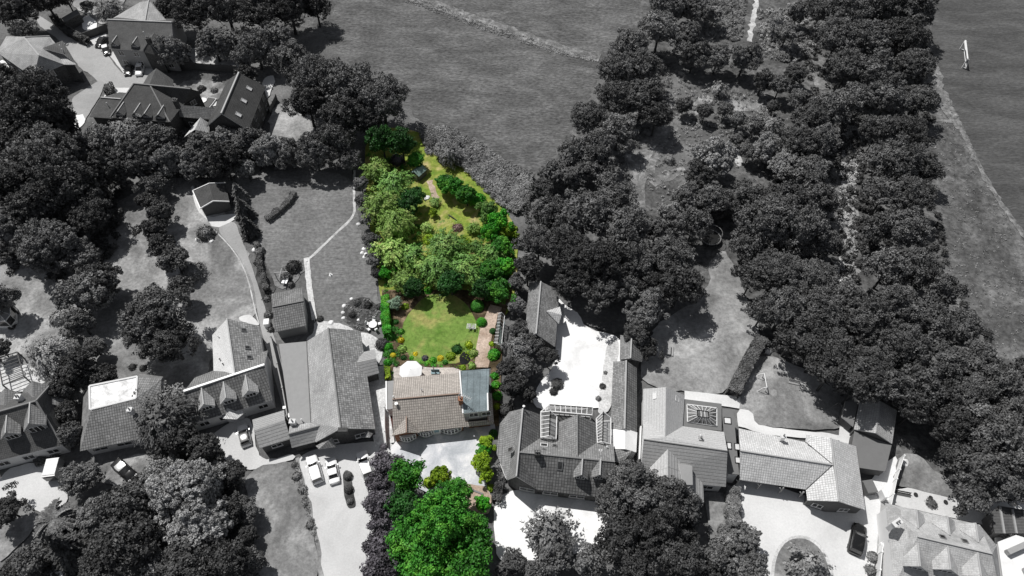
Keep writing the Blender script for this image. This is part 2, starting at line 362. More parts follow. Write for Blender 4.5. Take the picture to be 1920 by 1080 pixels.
# bottom left
patch('driveway', [(0,885),(60,868),(115,862),(122,900),(132,935),(118,950),(80,968),(48,938),(14,940),(-10,950)], 'gravel', jit=.1)
patch('lawn', [(-10,945),(30,938),(62,955),(76,972),(60,1000),(20,1040),(-10,1060)], 'lawn', jit=.1)
patch('turning_area', [(190,868),(270,848),(292,860),(285,892),(232,918),(195,905)], 'dirt', jit=.2)
patch('white_ground', [(95,1066),(140,1070),(150,1100),(90,1100)], 'yard_white', jit=.3)
patch('driveway', [(395,815),(440,790),(475,780),(480,850),(502,866),(550,850),(556,862),(468,886),(440,870),(400,850)], 'gravel', jit=.1)
patch('front_lawn', [(458,886),(552,858),(562,900),(574,950),(592,1000),(602,1110),(470,1110),(478,1000),(462,930)], 'lawn', jit=.2)
patch('driveway', [(556,856),(620,835),(736,826),(742,850),(735,1110),(604,1110),(598,1010),(580,950),(566,900)], 'gravel', jit=.05)
strip('kerb', [(556,860),(568,905),(580,950),(596,1010),(604,1090)], (.5, .6), 'lawn_pale', jit=.2)
strip('side_path', [(700,690),(704,740),(714,790),(722,835)], (3.6, 3.0), 'paving', jit=.02)
# the colour garden
patch('garden_ground', [(686,238),(800,245),(905,350),(972,420),(968,560),(940,610),(722,610),(700,470),(684,350)], 'meadow_green', jit=.1)
patch('garden_ground', [(716,545),(960,545),(945,600),(940,700),(935,800),(924,800),(920,690),(726,710)], 'soil_brown', smooth=0, jit=.05)
patch('long_grass', [(782,338),(815,350),(850,385),(885,398),(910,430),(905,500),(860,530),(790,500),(768,470),(778,430),(800,402),(788,370)], 'meadow_green', jit=.4)
strip('trodden_path', [(805,340),(818,375)], (1.1, 1.3), 'path_brown', jit=.2)
patch('lawn', [(762,595),(790,560),(835,545),(870,565),(892,600),(908,640),(898,672),(850,684),(778,684),(758,655),(752,625)], 'lawn_green', jit=.12)
strip('garden_path', [(930,575),(918,605),(907,640),(903,690)], (2.2, 2.4), 'path_brown', jit=.1)
patch('pond', [(862,664),(878,660),(884,676),(876,686),(862,684)], 'water', jit=.1)
patch('patio', [(738,690),(765,686),(800,690),(850,691),(866,696),(864,712),(735,718)], 'patio_warm', smooth=0, jit=.03)
patch('front_drive', [(730,830),(790,812),(926,792),(930,812),(905,850),(908,900),(922,935),(860,930),(790,925),(740,880)], 'drive_blue', smooth=1, jit=.1)
patch('front_border', [(845,905),(900,908),(925,930),(920,965),(880,960),(850,930)], 'path_brown', jit=.2)
# right hand plots
patch('front_yard', [(926,925),(1020,915),(1170,930),(1160,1010),(1020,1060),(935,1062),(926,1000)], 'yard_white', jit=.1)
patch('courtyard', [(1042,555),(1062,575),(1085,588),(1096,614),(1130,626),(1165,632),(1164,690),(1150,760),(1110,768),(1000,772),(1000,735),(1040,690),(1044,620)], 'yard_white', jit=.12)
patch('garden_grass', [(1060,545),(1170,545),(1175,615),(1160,628),(1130,622),(1098,610),(1088,590),(1062,575)], 'lawn_dark', jit=.3)
patch('stone_border', [(1138,635),(1164,634),(1150,720),(1144,775),(1118,780),(1124,740)], 'paving', jit=.1)
patch('lawn', [(1200,640),(1262,585),(1325,560),(1328,500),(1345,470),(1368,478),(1400,560),(1432,640),(1400,690),(1366,742),(1284,736),(1200,724)], 'lawn_pale', jit=.3)
patch('concrete_path', [(1283,734),(1392,746),(1390,768),(1283,752)], 'gravel_pale', smooth=0, jit=.03)
patch('lawn', [(1425,660),(1500,690),(1565,715),(1625,750),(1600,812),(1400,800),(1380,770),(1400,700)], 'lawn', jit=.1)
patch('patio', [(1380,766),(1410,772),(1414,795),(1440,803),(1590,818),(1590,830),(1385,812)], 'gravel_pale', smooth=1, jit=.08)
patch('bare_patch', [(1437,728),(1456,733),(1456,745),(1445,745)], 'dirt', jit=.05)
patch('patio', [(1575,798),(1605,810),(1610,845),(1570,830)], 'gravel_pale', smooth=0)
patch('driveway', [(1368,885),(1510,930),(1605,970),(1640,880),(1690,850),(1668,940),(1642,1030),(1632,1110),(1570,1110),(1450,1110),(1380,1000)], 'gravel_pale', smooth=1, jit=.05)
patch('island_kerb', [(1443,1110),(1446,1045),(1468,1010),(1505,1002),(1540,1022),(1560,1065),(1566,1110)], 'paving', jit=.02)
patch('island_lawn', [(1449,1110),(1452,1048),(1472,1014),(1505,1008),(1536,1027),(1554,1066),(1558,1110)], 'lawn', jit=.02)
patch('side_lawn', [(1318,925),(1388,925),(1392,1000),(1330,1010)], 'lawn', smooth=0, jit=.1)
patch('garden_grass', [(1672,905),(1684,856),(1720,850),(1770,900),(1830,940),(1800,945),(1700,918)], 'lawn', jit=.3)
patch('terrace', [(1664,922),(1700,916),(1800,940),(1850,960),(1840,985),(1660,945)], 'gravel', smooth=0, jit=.05)
patch('side_passage', [(1650,935),(1664,940),(1690,1110),(1636,1110)], 'asphalt_mid', smooth=0, jit=.03)
patch('gravel_yard', [(1840,930),(1990,930),(1990,1110),(1870,1110),(1862,1000)], 'yard_white', jit=.3)
0 and patch('dry_grass', [(1290,620),(1350,600),(1400,640),(1370,700),(1300,700)], 'lawn_pale', jit=1.2)
# ---------------------------------------------------------------- houses
def lerp(a, b, t): return Vector(a)*(1-t)+Vector(b)*t
def roof_part(mb_faces, V, mats, parent, name='roof', thick=.16):
    mb = MB(); vv = {k: (Vector(v) if isinstance(v, Vector) else P(*v)) for k, v in V.items()}
    for f in mb_faces:
        pts = [vv[k] for k in f]
        n = Vector((0, 0, 0))
        for i in range(len(pts)): n += pts[i].cross(pts[(i+1) % len(pts)])
        if n.z < 0: pts.reverse()
        mb.face(pts)
    o = mb.build(name, mats, parent, weld=True)
    s = o.modifiers.new('thickness', 'SOLIDIFY'); s.thickness = thick; s.offset = -1
    if len(mats) > 1: s.material_offset_rim = 1
    return o
def walls(loop, V, m, parent, inset=.35, drop=.1, name='wall', base=-.3):
    vv = [(Vector(V[k]) if isinstance(V[k], Vector) else P(*V[k])) for k in loop]
    c = sum(vv, Vector((0, 0, 0)))/len(vv); top = []
    area = sum(vv[i].x*vv[(i+1) % len(vv)].y-vv[(i+1) % len(vv)].x*vv[i].y for i in range(len(vv)))
    if area < 0: vv.reverse()
    n = len(vv)
    for i in range(n):
        a, b2, d = vv[i-1], vv[i], vv[(i+1) % n]
        e1 = (b2-a); e1.z = 0; e2 = (d-b2); e2.z = 0; e1.normalize(); e2.normalize()
        n1 = Vector((-e1.y, e1.x, 0)); n2 = Vector((-e2.y, e2.x, 0)); nn = n1+n2
        if nn.length < .2: nn = n1
        k = inset/max(.5, nn.normalized().dot(n1)); nn.normalize()
        p = b2+nn*k; p.z = b2.z-drop; top.append(p)
    mb = MB(); bot = [Vector((p.x, p.y, base)) for p in top]
    for i in range(n):
        j = (i+1) % n; mb.face([bot[i], bot[j], top[j], top[i]])
    o = mb.build(name, [m], parent)
    return o, [(bot[i], bot[(i+1) % n], min(top[i].z, top[(i+1) % n].z)) for i in range(n)]
def window(parent, a, d, out, w, z0, h, frame='white_frame', name='window', mull=2):
    """a window in a wall: frame and bars stand proud, the pane sits behind"""
    c = a; mb = MB()
    def q(x, z, o): return c+d*x+Vector((0, 0, z))+out*o
    t = .07
    for x0, x1, zz0, zz1 in [(0, w, z0, z0+t), (0, w, z0+h-t, z0+h)]+[(k*(w-t)/mull, k*(w-t)/mull+t, z0+t, z0+h-t) for k in range(mull+1)]:
        mb.hexa([q(x0, zz0, .0), q(x1, zz0, .0), q(x1, zz0, .09), q(x0, zz0, .09)][::-1], [q(x0, zz1, .0), q(x1, zz1, .0), q(x1, zz1, .09), q(x0, zz1, .09)][::-1])
    sill = [q(-.08, z0-.07, 0), q(w+.08, z0-.07, 0), q(w+.08, z0-.07, .16), q(-.08, z0-.07, .16)][::-1]
    mb.hexa(sill, [p+Vector((0, 0, .065)) for p in sill])
    f = mb.build(name, [M[frame]], parent); g = MB()
    g.face([q(.03, z0+.03, .035), q(w-.03, z0+.03, .035), q(w-.03, z0+h-.03, .035), q(.03, z0+h-.03, .035)])
    g.build('pane', [M['glass']], f); return f
def auto_windows(segs, parent, storeys=(1.0,), gap=3.0, w=1.3, h=1.1, door=False, limit=14):
    k = 0; dd = False
    for a, b2, top in segs:
        d = b2-a; L = d.length
        if L < 2.6: continue
        d = d.normalized(); out = Vector((d.y, -d.x, 0))
        if out.y > -.25: continue
        n = max(1, int(L/gap))
        for z0 in storeys:
            if z0+h > top-.15: continue
            for i in range(n):
                if k >= limit: return
                x = L*(i+.5)/n-w/2
                if door and not dd and z0 == storeys[0] and i == n//2:
                    dd = True; dm = MB(); c = a+d*x; base = Vector((c.x, c.y, 0))
                    bb = [base, base+d*.95, base+d*.95+out*.06, base+out*.06][::-1]
                    dm.hexa(bb, [p+Vector((0, 0, 2.05)) for p in bb]); dn = dm.build('door', [M['white_frame']], parent)
                    hm = MB(); hm.box(base+d*.82+out*.07+Vector((0, 0, 1)), .1, .06, .14, 0); hm.build('handle', [M['dark']], dn)
                    continue
                window(parent, Vector((a.x, a.y, 0))+d*x, d, out, w, z0, h); k += 1
def ridges(parent, lines, V, m='ridge_mid', r=.13, name='ridge_tiles'):
    mb = MB()
    for a, b2 in lines:
        p, q = [(Vector(V[k]) if isinstance(V[k], Vector) else P(*V[k])) for k in (a, b2)]
        mb.bar(p+Vector((0, 0, .04)), q+Vector((0, 0, .04)), r)
    return mb.build(name, [M[m]], parent)
def nrm(a, b2, c):
    n = (b2-a).cross(c-a); n.normalize()
    return n if n.z > 0 else -n
def vget(V, k): return Vector(V[k]) if isinstance(V[k], Vector) else P(*V[k])
def plane_of(V, f): a = vget(V, f[0]); return a, nrm(a, vget(V, f[1]), vget(V, f[2]))
def skylight(parent, V, f, px, py, w=.8, h=1.0, frame='grey_metal', sheen='glass'):
    p0, n = plane_of(V, f); c = on_plane(px, py, p0, n)
    u = Vector((0, 0, 1)).cross(n)
    if u.length < .05: u = Vector((1, -.12, 0))
    u.normalize(); v = n.cross(u); mb = MB()
    q = lambda x, y, z: c+u*x+v*y+n*z
    t = .1
    for x0, x1, y0, y1 in [(-w/2, w/2, -h/2, -h/2+t), (-w/2, w/2, h/2-t, h/2), (-w/2, -w/2+t, -h/2+t, h/2-t), (w/2-t, w/2, -h/2+t, h/2-t)]:
        mb.hexa([q(x0, y0, -.02), q(x1, y0, -.02), q(x1, y1, -.02), q(x0, y1, -.02)], [q(x0, y0, .12), q(x1, y0, .12), q(x1, y1, .12), q(x0, y1, .12)])
    o = mb.build('skylight', [M[frame]], parent); g = MB()
    g.face([q(-w/2+t, -h/2+t, .07), q(w/2-t, -h/2+t, .07), q(w/2-t, h/2-t, .07), q(-w/2+t, h/2-t, .07)]); g.build('glazing', [M[sheen]], o)
def chimney(parent, px, py, h, w=.7, d=.7, up=1.3, rz=0, m='brick', pots=2):
    c = P(px, py, h); mb = MB(); mb.box(c-Vector((0, 0, up)), w, d, up+.0, rz); mb.box(c, w+.16, d+.16, .14, rz)
    o = mb.build('chimney', [M[m]], parent)
    for k in range(pots):
        x = (k-(pots-1)/2)*.36; p = c+Vector((x*math.cos(rz), x*math.sin(rz), .14)); pm = MB()
        pm.lathe(p, [(.12, 0), (.1, .12), (.1, .34), (.13, .36), (.13, .42)], 8); pm.build('pot', [M['pot']], o)
def vent(parent, px, py, h, m='white'):
    c = P(px, py, h); mb = MB(); mb.tube([c-Vector((0, 0, .6)), c+Vector((0, 0, .35))], .07, 8); mb.lathe(c+Vector((0, 0, .32)), [(.12, 0), (.14, .06), (.03, .16)], 8)
    mb.build('vent_pipe', [M[m]], parent)
def dish(parent, px, py, h, r=.35, rz=0):
    c = P(px, py, h); mb = MB(); pr = []
    for k in range(5): a = k/4; pr.append((max(.02, r*a), .1*a*a))
    mb.lathe(c, pr, 12); mb.bar(c-Vector((0, 0, .5)), c, .03); mb.bar(c+Vector((0, 0, .02)), c+Vector((0, -.1, .35)), .02)
    o = mb.build('satellite_dish', [M['white']], parent)
def aerial(parent, px, py, h, L=1.6, rz=.4):
    c = P(px, py, h); mb = MB(); mb.bar(c-Vector((0, 0, 1.6)), c, .03)
    d = Vector((math.cos(rz), math.sin(rz), 0)); e = Vector((-d.y, d.x, 0)); mb.bar(c-d*L/2, c+d*L/2, .025)
    for k in range(7): q = c+d*(L*(k/6-.5)); mb.bar(q-e*.32, q+e*.32, .018)
    mb.build('aerial', [M['pale_metal']], parent)
def dormer(parent, V, f, px, py, w=1.9, hw=1.0, hr=.8, roofm='r_grey', wallm='render_white', ridge='ridge_pale', over=.22, win=True, back=False, flip=False):
    """gabled dormer: px,py = middle of the sill of its front, on the roof plane f"""
    p0, n = plane_of(V, f); c = on_plane(px, py, p0, n)
    d = Vector((n.x, n.y, 0)); slope = d.length/n.z; d.normalize(); u = Vector((-d.y, d.x, 0))
    zc, zr = hw, hw+hr; lc, lr = zc/slope, zr/slope
    q = lambda x, y, z: c+u*x+d*y+Vector((0, 0, z))      # y outwards
    mb = MB(); h2 = w/2
    mb.face([q(-h2, 0, -.05), q(h2, 0, -.05), q(h2, 0, zc), q(0, 0, zr-.05), q(-h2, 0, zc)])
    mb.face([q(-h2, 0, -.05), q(-h2, 0, zc), q(-h2, -lc, zc)]); mb.face([q(h2, 0, -.05), q(h2, -lc, zc), q(h2, 0, zc)])
    o = mb.build('dormer', [M[wallm]], parent); rm = MB(); e = .2; dz = e*hr/h2
    rm.face([q(-h2-e, over, zc-dz), q(0, over, zr), q(0, -lr, zr), q(-h2-e, -(zc-dz)/slope, zc-dz)])
    rm.face([q(h2+e, over, zc-dz), q(h2+e, -(zc-dz)/slope, zc-dz), q(0, -lr, zr), q(0, over, zr)])
    r = rm.build('dormer_roof', [M[roofm], M['fascia']], o, weld=True); s = r.modifiers.new('thickness', 'SOLIDIFY'); s.thickness = .1; s.offset = 1; s.material_offset_rim = 1
    bm_ = MB(); bm_.bar(q(0, over, zr+.06), q(0, -lr, zr+.06), .09); bm_.build('dormer_ridge', [M[ridge]], o)
    if win:
        wm = MB(); ww = w*.38; t = .07; z0, z1 = .12, zc+.02
        for x0, x1, a0, a1 in [(-ww, ww, z0, z0+t), (-ww, ww, z1-t, z1)]+[(-ww+k*(2*ww-t)/3, -ww+k*(2*ww-t)/3+t, z0+t, z1-t) for k in range(4)]:
            mm = [q(x0, 0, a0), q(x1, 0, a0), q(x1, .08, a0), q(x0, .08, a0)]; wm.hexa(mm[::-1], [p+Vector((0, 0, a1-a0)) for p in mm][::-1])
        wm.build('window', [M['white_frame']], o); g = MB(); g.face([q(-ww, .03, z0), q(ww, .03, z0), q(ww, .03, z1), q(-ww, .03, z1)]); g.build('pane', [M['glass']], o)
    return o
def centre(V, h=0):
    vs = [vget(V, k) for k in V]; c = sum(vs, Vector((0, 0, 0)))/len(vs); return Vector((c.x, c.y, 0))
def back_eave(V, r1, r2, e1, e2, n1, n2):       # mirror the front eave across the ridge
    for r, e, n in ((r1, e1, n1), (r2, e2, n2)):
        a, b2 = vget(V, r), vget(V, e); V[n] = Vector((2*a.x-b2.x, 2*a.y-b2.y, b2.z))
def house(name, label, V, cat='house', group=None):
    return empty(name, centre(V), label, cat, group)
def rm(n, f='fascia'): return [M[n], M[f]]

# A: top left, pale hipped roof
V = dict(r1=(45,70,8), r2=(73,104,8), a=(-6,98,5), b=(63,146,5), c=(119,121,5), d=(143,121,5), e=(106,84,5), f=(93,68,5), g=(12,68,5), w1=(80,90,7.2), w2=(117,76,6.2), w3=(143,119,5.1), w4=(119,101,6.0), x1=(15,68,5.4),x2=(41,61,5.4))
t = house('brick_house', 'brick house with a pale hipped roof beside the bend of the lane', V)
roof_part([('r1','r2','b','a'), ('r2','c','b'), ('r1','r2','c','d','e','f'), ('r1','f','g'), ('r1','g','a')], V, rm('r_pale', 'ridge_pale'), t)
rf = roof_part([('w1','w2','w3','w4')], V, rm('r_ribdark'), t, 'wing_roof')
ridges(t, [('r1','r2'), ('r2','b'), ('r2','c'), ('r1','f')], V, 'ridge_pale')
wl, sg = walls('abcdefg', V, M['brick'], t); auto_windows(sg, t, (.9, 3.3), 4.2, 1.5, 1.3, limit=8)
vent(t, 113, 87, 6.9); vent(t, 117, 94, 6.5)
# C: big house by the lane, top
V = dict(r1=(201,37,8.6), r2=(322,42,8.6), a=(205,91,5.3), b=(326,99,5.3), g1=(272,40,8.5), g2=(279,1,8.5), g3=(212,34,5.6), g4=(262,4,5.6), g5=(314,41,7), g6=(290,8,7))
back_eave(V, 'r1', 'r2', 'a', 'b', 'c', 'd')
t = house('brick_house', 'large brick house with a dark tiled roof and two small dormers facing the lane', V)
roof_part([('r1','r2','b','a'), ('r1','r2','d','c')], V, rm('r_slate2'), t)
roof_part([('g1','g2','g4','g3'), ('g1','g2','g6','g5')], V, rm('r_pale', 'ridge_pale'), t, 'rear_roof')
ridges(t, [('r1','r2'), ('g1','g2')], V, 'ridge_pale')
wl, sg = walls(['a','b','r2','d','c','r1'], V, M['render_grey'], t); auto_windows(sg, t, (.9, 3.4), 3.6, 1.3, 1.2, limit=8, door=True)
W = dict(r1=(293,56,7.4), r2=(278,78,7.4), a=(266,97,5.2), b=(302,104,5.2), c=(300,80,5.2), d=(270,72,6.2))
roof_part([('r1','r2','a','d'), ('r1','r2','b','c')], W, rm('r_slate2', 'ridge_pale'), t, 'gable_roof'); walls(['a','b','c','d'], W, M['brick'], t, name='gable_wall')
gm = MB(); A0, B0 = P(266, 97, 5.2), P(302, 104, 5.2); X0 = P(278, 78, 7.4)
gm.face([A0+Vector((.3,-.02,-.1)), B0+Vector((-.3,-.02,-.1)), X0+Vector((0,-.0,-.15))]); gm.build('gable_end', [M['brick']], t)
for x, y in ((216, 87), (254, 89)): dormer(t, V, ('r1','r2','a'), x, y, 1.7, .45, .75, 'r_slate2', 'timber')
chimney(t, 277, 72, 8.6, .9, .7, 1.5); vent(t, 270, 62, 8)
# D: hipped house with four dormers
V = dict(r1=(251,157,8.2), r2=(357,167,8.2), a=(207,220,5.1), b=(318,229,5.1), c=(333,209,5.1), d=(345,194,5.1), k=(281,159,8.2))
bk = vget(V, 'r1'); V['e'] = Vector((bk.x-1.0, bk.y+3.4, 5.1)); bk = vget(V, 'r2'); V['f'] = Vector((bk.x+.6, bk.y+3.0, 5.1))
t = house('brick_house', 'brick house with a dark hipped roof and a row of four small dormers', V)
roof_part([('k','r2','d','c','b'), ('r1','k','b','a'), ('r1','r2','f','e'), ('r1','e','a'), ('r2','d','f')], V, rm('r_slate'), t)
ridges(t, [('r1','r2'), ('r1','a'), ('k','b')], V, 'ridge_mid')
wl, sg = walls(['a','b','c','d','f','e'], V, M['brick'], t); auto_windows(sg, t, (.9, 3.2), 3.4, 1.3, 1.2, limit=8)
for x, y in ((226, 217), (257, 219), (276, 221), (301, 223)): dormer(t, V, ('r1','k','a'), x, y, 1.8, .45, .75, 'r_slate2', 'timber')
W = dict(r1=(293,128,7.4), r2=(279,160,7.4), a=(325,150,5), b=(325,166,5))
back_eave(W, 'r1', 'r2', 'a', 'b', 'c', 'd')
roof_part([('r1','r2','b','a'), ('r1','r2','d','c')], W, rm('r_slate2', 'ridge_pale'), t, 'rear_roof'); walls(['a','b','d','c'], W, M['brick'], t, name='rear_wall')
W = dict(r1=(189,183,4.8), r2=(227,186,4.8), a=(168,219,3), b=(209,222,3)); back_eave(W, 'r1', 'r2', 'a', 'b', 'c', 'd')
roof_part([('r1','r2','b','a'), ('r1','r2','d','c')], W, rm('r_slate2'), t, 'side_roof'); ridges(t, [('r1','r2')], W, 'ridge_pale'); walls(['a','b','r2','d','c','r1'], W, M['brick'], t, name='side_wall')
W = dict(r1=(335,197,5.6), r2=(407,202,5.6), a=(336,219,3.6), b=(394,224,3.6)); back_eave(W, 'r1', 'r2', 'a', 'b', 'c', 'd')
roof_part([('r1','r2','b','a'), ('r1','r2','d','c')], W, rm('r_grey'), t, 'link_roof'); wl, sg = walls(['a','b','r2','d','c','r1'], W, M['brick'], t, name='link_wall'); auto_windows(sg, t, (1,), 3, 1.2, 1.1)
W = dict(r1=(376,220,4.6), r2=(365,243,4.6), a=(345,257,2.6), b=(392,250,2.6), c=(394,232,2.6), d=(362,236,2.9))
roof_part([('r1','r2','a','d'), ('r1','r2','b','c')], W, rm('r_light'), t, 'porch_roof'); walls(['a','b','c','d'], W, M['brick'], t, name='porch_wall')
chimney(t, 328, 188, 8.6, .8, .8, 2); vent(t, 201, 195, 4.6)
# E
V = dict(r1=(448,136,9.2), r2=(415,213,9.2), a=(498,163,5.3), b=(466,244,5.3), c=(387,237,5.3), d=(425,152,5.3))
t = house('brick_house', 'tall brick house with a steep dark gable roof and three round-lit skylights', V)
roof_part([('r1','r2','b','a'), ('r1','r2','c','d')], V, rm('r_slate'), t); ridges(t, [('r1','r2')], V, 'ridge_pale', .16)
wl, sg = walls(['a','b','r2','c','d','r1'], V, M['brick'], t)
for (x, y) in ((467,166), (457,189), (447,215)): skylight(t, V, ('r1','r2','a'), x, y, .9, 1.2, 'pale_metal', 'headlamp')
gw = [s for s in sg if (s[1]-s[0]).length > 2.5 and (s[1]-s[0]).y > .3*(s[1]-s[0]).length]
for a, b2, tp in gw:
    d = (b2-a).normalized(); out = Vector((d.y, -d.x, 0)); L = (b2-a).length
    if out.x > 0:
        for i in range(4):
            for z0 in (1.0, 3.5): window(t, Vector((a.x, a.y, 0))+d*(L*(i+.3)/4), d, out, 1.2, z0, 1.2, 'timber_pale')
auto_windows([(a, b2, 5.0) for a, b2, tp in sg], t, (.9, 3.2), 2.6, 1.1, 1.1, limit=4)
W = dict(a=(498,176,.1), b=(522,206,.1))
# B: small outbuilding
V = dict(a=(115,34,3), b=(121,41,2.6), c=(150,25,2.6), d=(144,17,3))
t = house('outbuilding', 'small flat-roofed outbuilding among trees at the top left of the lane', V, 'outbuilding'); roof_part([('a','b','c','d')], V, rm('felt', 'felt'), t); wl, sg = walls('abcd', V, M['brick'], t, .1)
# F: garage at the end of the drive
V = dict(r1=(392.6,344,3.8), r2=(399.8,377,3.8), a=(361.5,358,2.5), b=(375.8,391,2.5), c=(430,378,2.5), d=(422.5,343,2.5))
t = house('garage', 'dark roofed garage with white verges at the top of the curved drive', V, 'garage')
roof_part([('r1','r2','b','a'), ('r1','r2','c','d')], V, rm('r_slate', 'white'), t)
vb = MB()
for p, q in (('a','r1'), ('r1','d'), ('b','r2'), ('r2','c'), ('a','b')): vb.bar(vget(V, p)+Vector((0,0,.03)), vget(V, q)+Vector((0,0,.03)), .09)
vb.build('verge_board', [M['white']], t)
wl, sg = walls(['a','b','r2','c','d','r1'], V, M['timber'], t, .2)
# G: tiled garage below the lawn
V = dict(r1=(511,576,4.4), r2=(569,564.5,4.4), a=(509,551,2.6), b=(567,539,2.6), c=(515.5,623,2.6), d=(573.5,611,2.6))
t = house('garage', 'small tiled garage standing between the drive and the striped lawn', V, 'garage')
roof_part([('r1','r2','b','a'), ('r1','r2','d','c')], V, rm('r_tile'), t); ridges(t, [('r1','r2')], V, 'ridge_mid', .09); wl, sg = walls(['a','b','r2','d','c','r1'], V, M['render_grey'], t, .3)
# H: L shaped house with three white dormers
V = dict(n1=(425.6,597.5,6.2), n2=(441,704,6.2), a=(398,628,3.2), b=(401,712,3.2), c=(485,610.6,3.2), d=(497,684,3.2), r0=(345,734,6.2), r1=(496,684,6.2), e0=(353,797,3.1), e1=(511,750,3.1), h=(471,695,6.2))
t = house('house', 'L-shaped house with a pale sunlit roof slope and three white gabled dormers', V)
back_eave(V, 'r0', 'r1', 'e0', 'e1', 'k0', 'k1')
roof_part([('n1','n2','b','a')], V, rm('r_sunlit'), t, 'west_roof'); roof_part([('n1','n2','d','c')], V, rm('r_tile2'), t)  # west slope: brightness of full sun painted into a paler tile colour
roof_part([('r0','h','e1','e0'), ('h','r1','e1')], V, rm('r_darktile'), t, 'front_roof')
m0, m1 = vget(V, 'k0'), vget(V, 'k1')
roof_part([('r0','r1','k1','k0')], V, rm('r_tile'), t, 'back_roof')
ridges(t, [('n1','n2')], V, 'ridge_pale', .1); ridges(t, [('r0','r1')], V, 'white', .16)
walls(['a','b','n2','d','c','n1'], V, M['render_white'], t); wl, sg = walls(['e0','e1','r1','k1','k0','r0'], V, M['render_white'], t, name='front_wall'); auto_windows(sg, t, (1.0,), 2.8, 1.5, 1.1, door=True)
for x, y in ((473, 743), (432, 756), (391, 768)): dormer(t, V, ('r0','h','e0'), x, y, 2.0, 1.0, 1.1, 'r_pale', 'render_white')
W = dict(r1=(425,766,3.6), r2=(444,786,3.6), a=(417,785,2.6), b=(457,775,2.6), c=(452,764,2.8), d=(416,778,2.6), f=(441,776,3.6))
roof_part([('r1','r2','a','d'), ('r1','r2','b','c')], W, rm('r_light'), t, 'porch_roof'); walls(['a','b','c','d'], W, M['render_white'], t, name='porch_wall')
for x, y in ((457, 619), (464, 652), (467.5, 670)): skylight(t, V, ('n1','n2','c'), x, y, .7, .9, 'grey_metal')
vent(t, 410, 632, 4.4); vent(t, 413, 675, 4.3, 'dark'); vent(t, 419, 684, 4.6, 'dark')
# I: bungalow with white flat roof
V = dict(p1=(168,724,5.2), p2=(257.5,706,5.2), p3=(255,747,5.3), p4=(169,768,5.3), r1=(170,771,5.4), r2=(254,751,5.4), r3=(302,711,5.4), a=(150,846,2.8), b=(300,815,2.8), c=(305,728,3.5), h1=(166,728,4.8))
t = house('bungalow', 'bungalow with a weathered white flat roof behind a dark tiled slope', V, 'bungalow')
roof_part([('p1','p2','p3','p4')], V, rm('felt_stained'), t, 'flat_roof'); roof_part([('r1','r2','b','a'), ('r2','r3','c','b')], V, rm('r_tile'), t)
V['l1'] = (156,745,2.8); V['k1'] = (262,700,2.8); V['k2'] = (306,706,2.8); roof_part([('h1','r1','a','l1')], V, rm('r_grey'), t, 'side_roof'); roof_part([('p2','p3','r3','k2','k1')], V, rm('r_grey'), t, 'back_roof')
pb = MB()
for p, q in (('p1','p2'), ('p2','p3'), ('p3','p4'), ('p4','p1')): pb.bar(vget(V, p), vget(V, q), .14)
pb.build('parapet', [M['render_white']], t)
wl, sg = walls(['a','b','k2','k1','p1','l1'], dict(V, p1=(164,712,2.8)), M['render_white'], t, .5); auto_windows(sg, t, (1.0,), 3.5, 2.2, .8)
chimney(t, 243, 768, 6.0, .6, .6, 1.2, m='render_white', pots=1)
# J: left edge, big dormers
V = dict(r0=(-40,783,7.6), r1=(68,752,7.6), r2=(103,727,5.6), a=(-35,872,3.2), b=(117,834,3.2), x=(78,790,5.6))
t = house('house', 'grey roofed house at the left edge with two large gabled dormers', V); back_eave(V, 'r0', 'r1', 'a', 'b', 'c', 'd')
V['d'] = (110,705,3.2); roof_part([('r0','r1','b','a'), ('r1','d','b'), ('r0','r1','d','c')], V, rm('r_slate2'), t); ridges(t, [('r0','r1'), ('r1','b'), ('r1','d')], V, 'ridge_mid')
wl, sg = walls(['a','b','d','c'], V, M['render_white'], t); auto_windows(sg, t, (1.0,), 3, 1.6, 1.1)
dormer(t, V, ('r0','r1','a'), 28, 822, 2.2, 1.2, 1.1, 'r_grey', 'timber_pale'); dormer(t, V, ('r0','r1','a'), 75, 808, 2.6, 1.5, 1.4, 'r_grey', 'timber_pale')
for (x0, y0, x1, y1, g) in ((9,728,8,760,3.2), (61,714,61,747,3.2)):
    W = dict(r1=(x0,y0,6.6), r2=(x1,y1,6.6)); p, q = vget(W, 'r1'), vget(W, 'r2')
    W.update(a=p+Vector((-g,0,-3)), b=q+Vector((-g,0,-3)), c=q+Vector((g,0,-3)), d=p+Vector((g,0,-3)))
    roof_part([('r1','r2','b','a'), ('r1','r2','c','d')], W, rm('r_grey'), t, 'gable_roof'); walls(['a','b','c','d'], W, M['render_white'], t, name='gable_wall')
chimney(t, 33, 744, 7.6, .7, .7, 2, m='render_white')
# K + L: large bungalow and its garage
V = dict(r1=(476,807,4.0), r2=(534,787.5,4.0), a=(473,787,2.6), b=(532.6,769,2.6), c=(487,841,2.6), d=(545,823,2.6))
t = house('garage', 'ribbed-tile garage with its gable to the drive beside the parked white hatchback', V, 'garage'); roof_part([('r1','r2','b','a'), ('r1','r2','d','c')], V, rm('r_rib'), t); wl, sg = walls(['a','b','r2','d','c','r1'], V, M['timber'], t, .25); auto_windows(sg, t, (1.1,), 4, 1.6, .9)
V = dict(n1=(615.5,615,6.2), n2=(639,803,6.2), a=(676,620,2.8), b=(704,804,2.8), c=(592,829,2.8), d=(583,792,3.6), e=(575,640,3.6), f=(523,645,3.2), g=(545,797,3.2), s1=(541,814,4.2), s2=(611,795.5,4.2), s3=(543,799,3.3), s4=(547,840,2.6), s5=(592,828.5,2.7))
t = house('bungalow', 'large rambling bungalow with a long tiled roof and a flat grey side roof', V, 'bungalow')
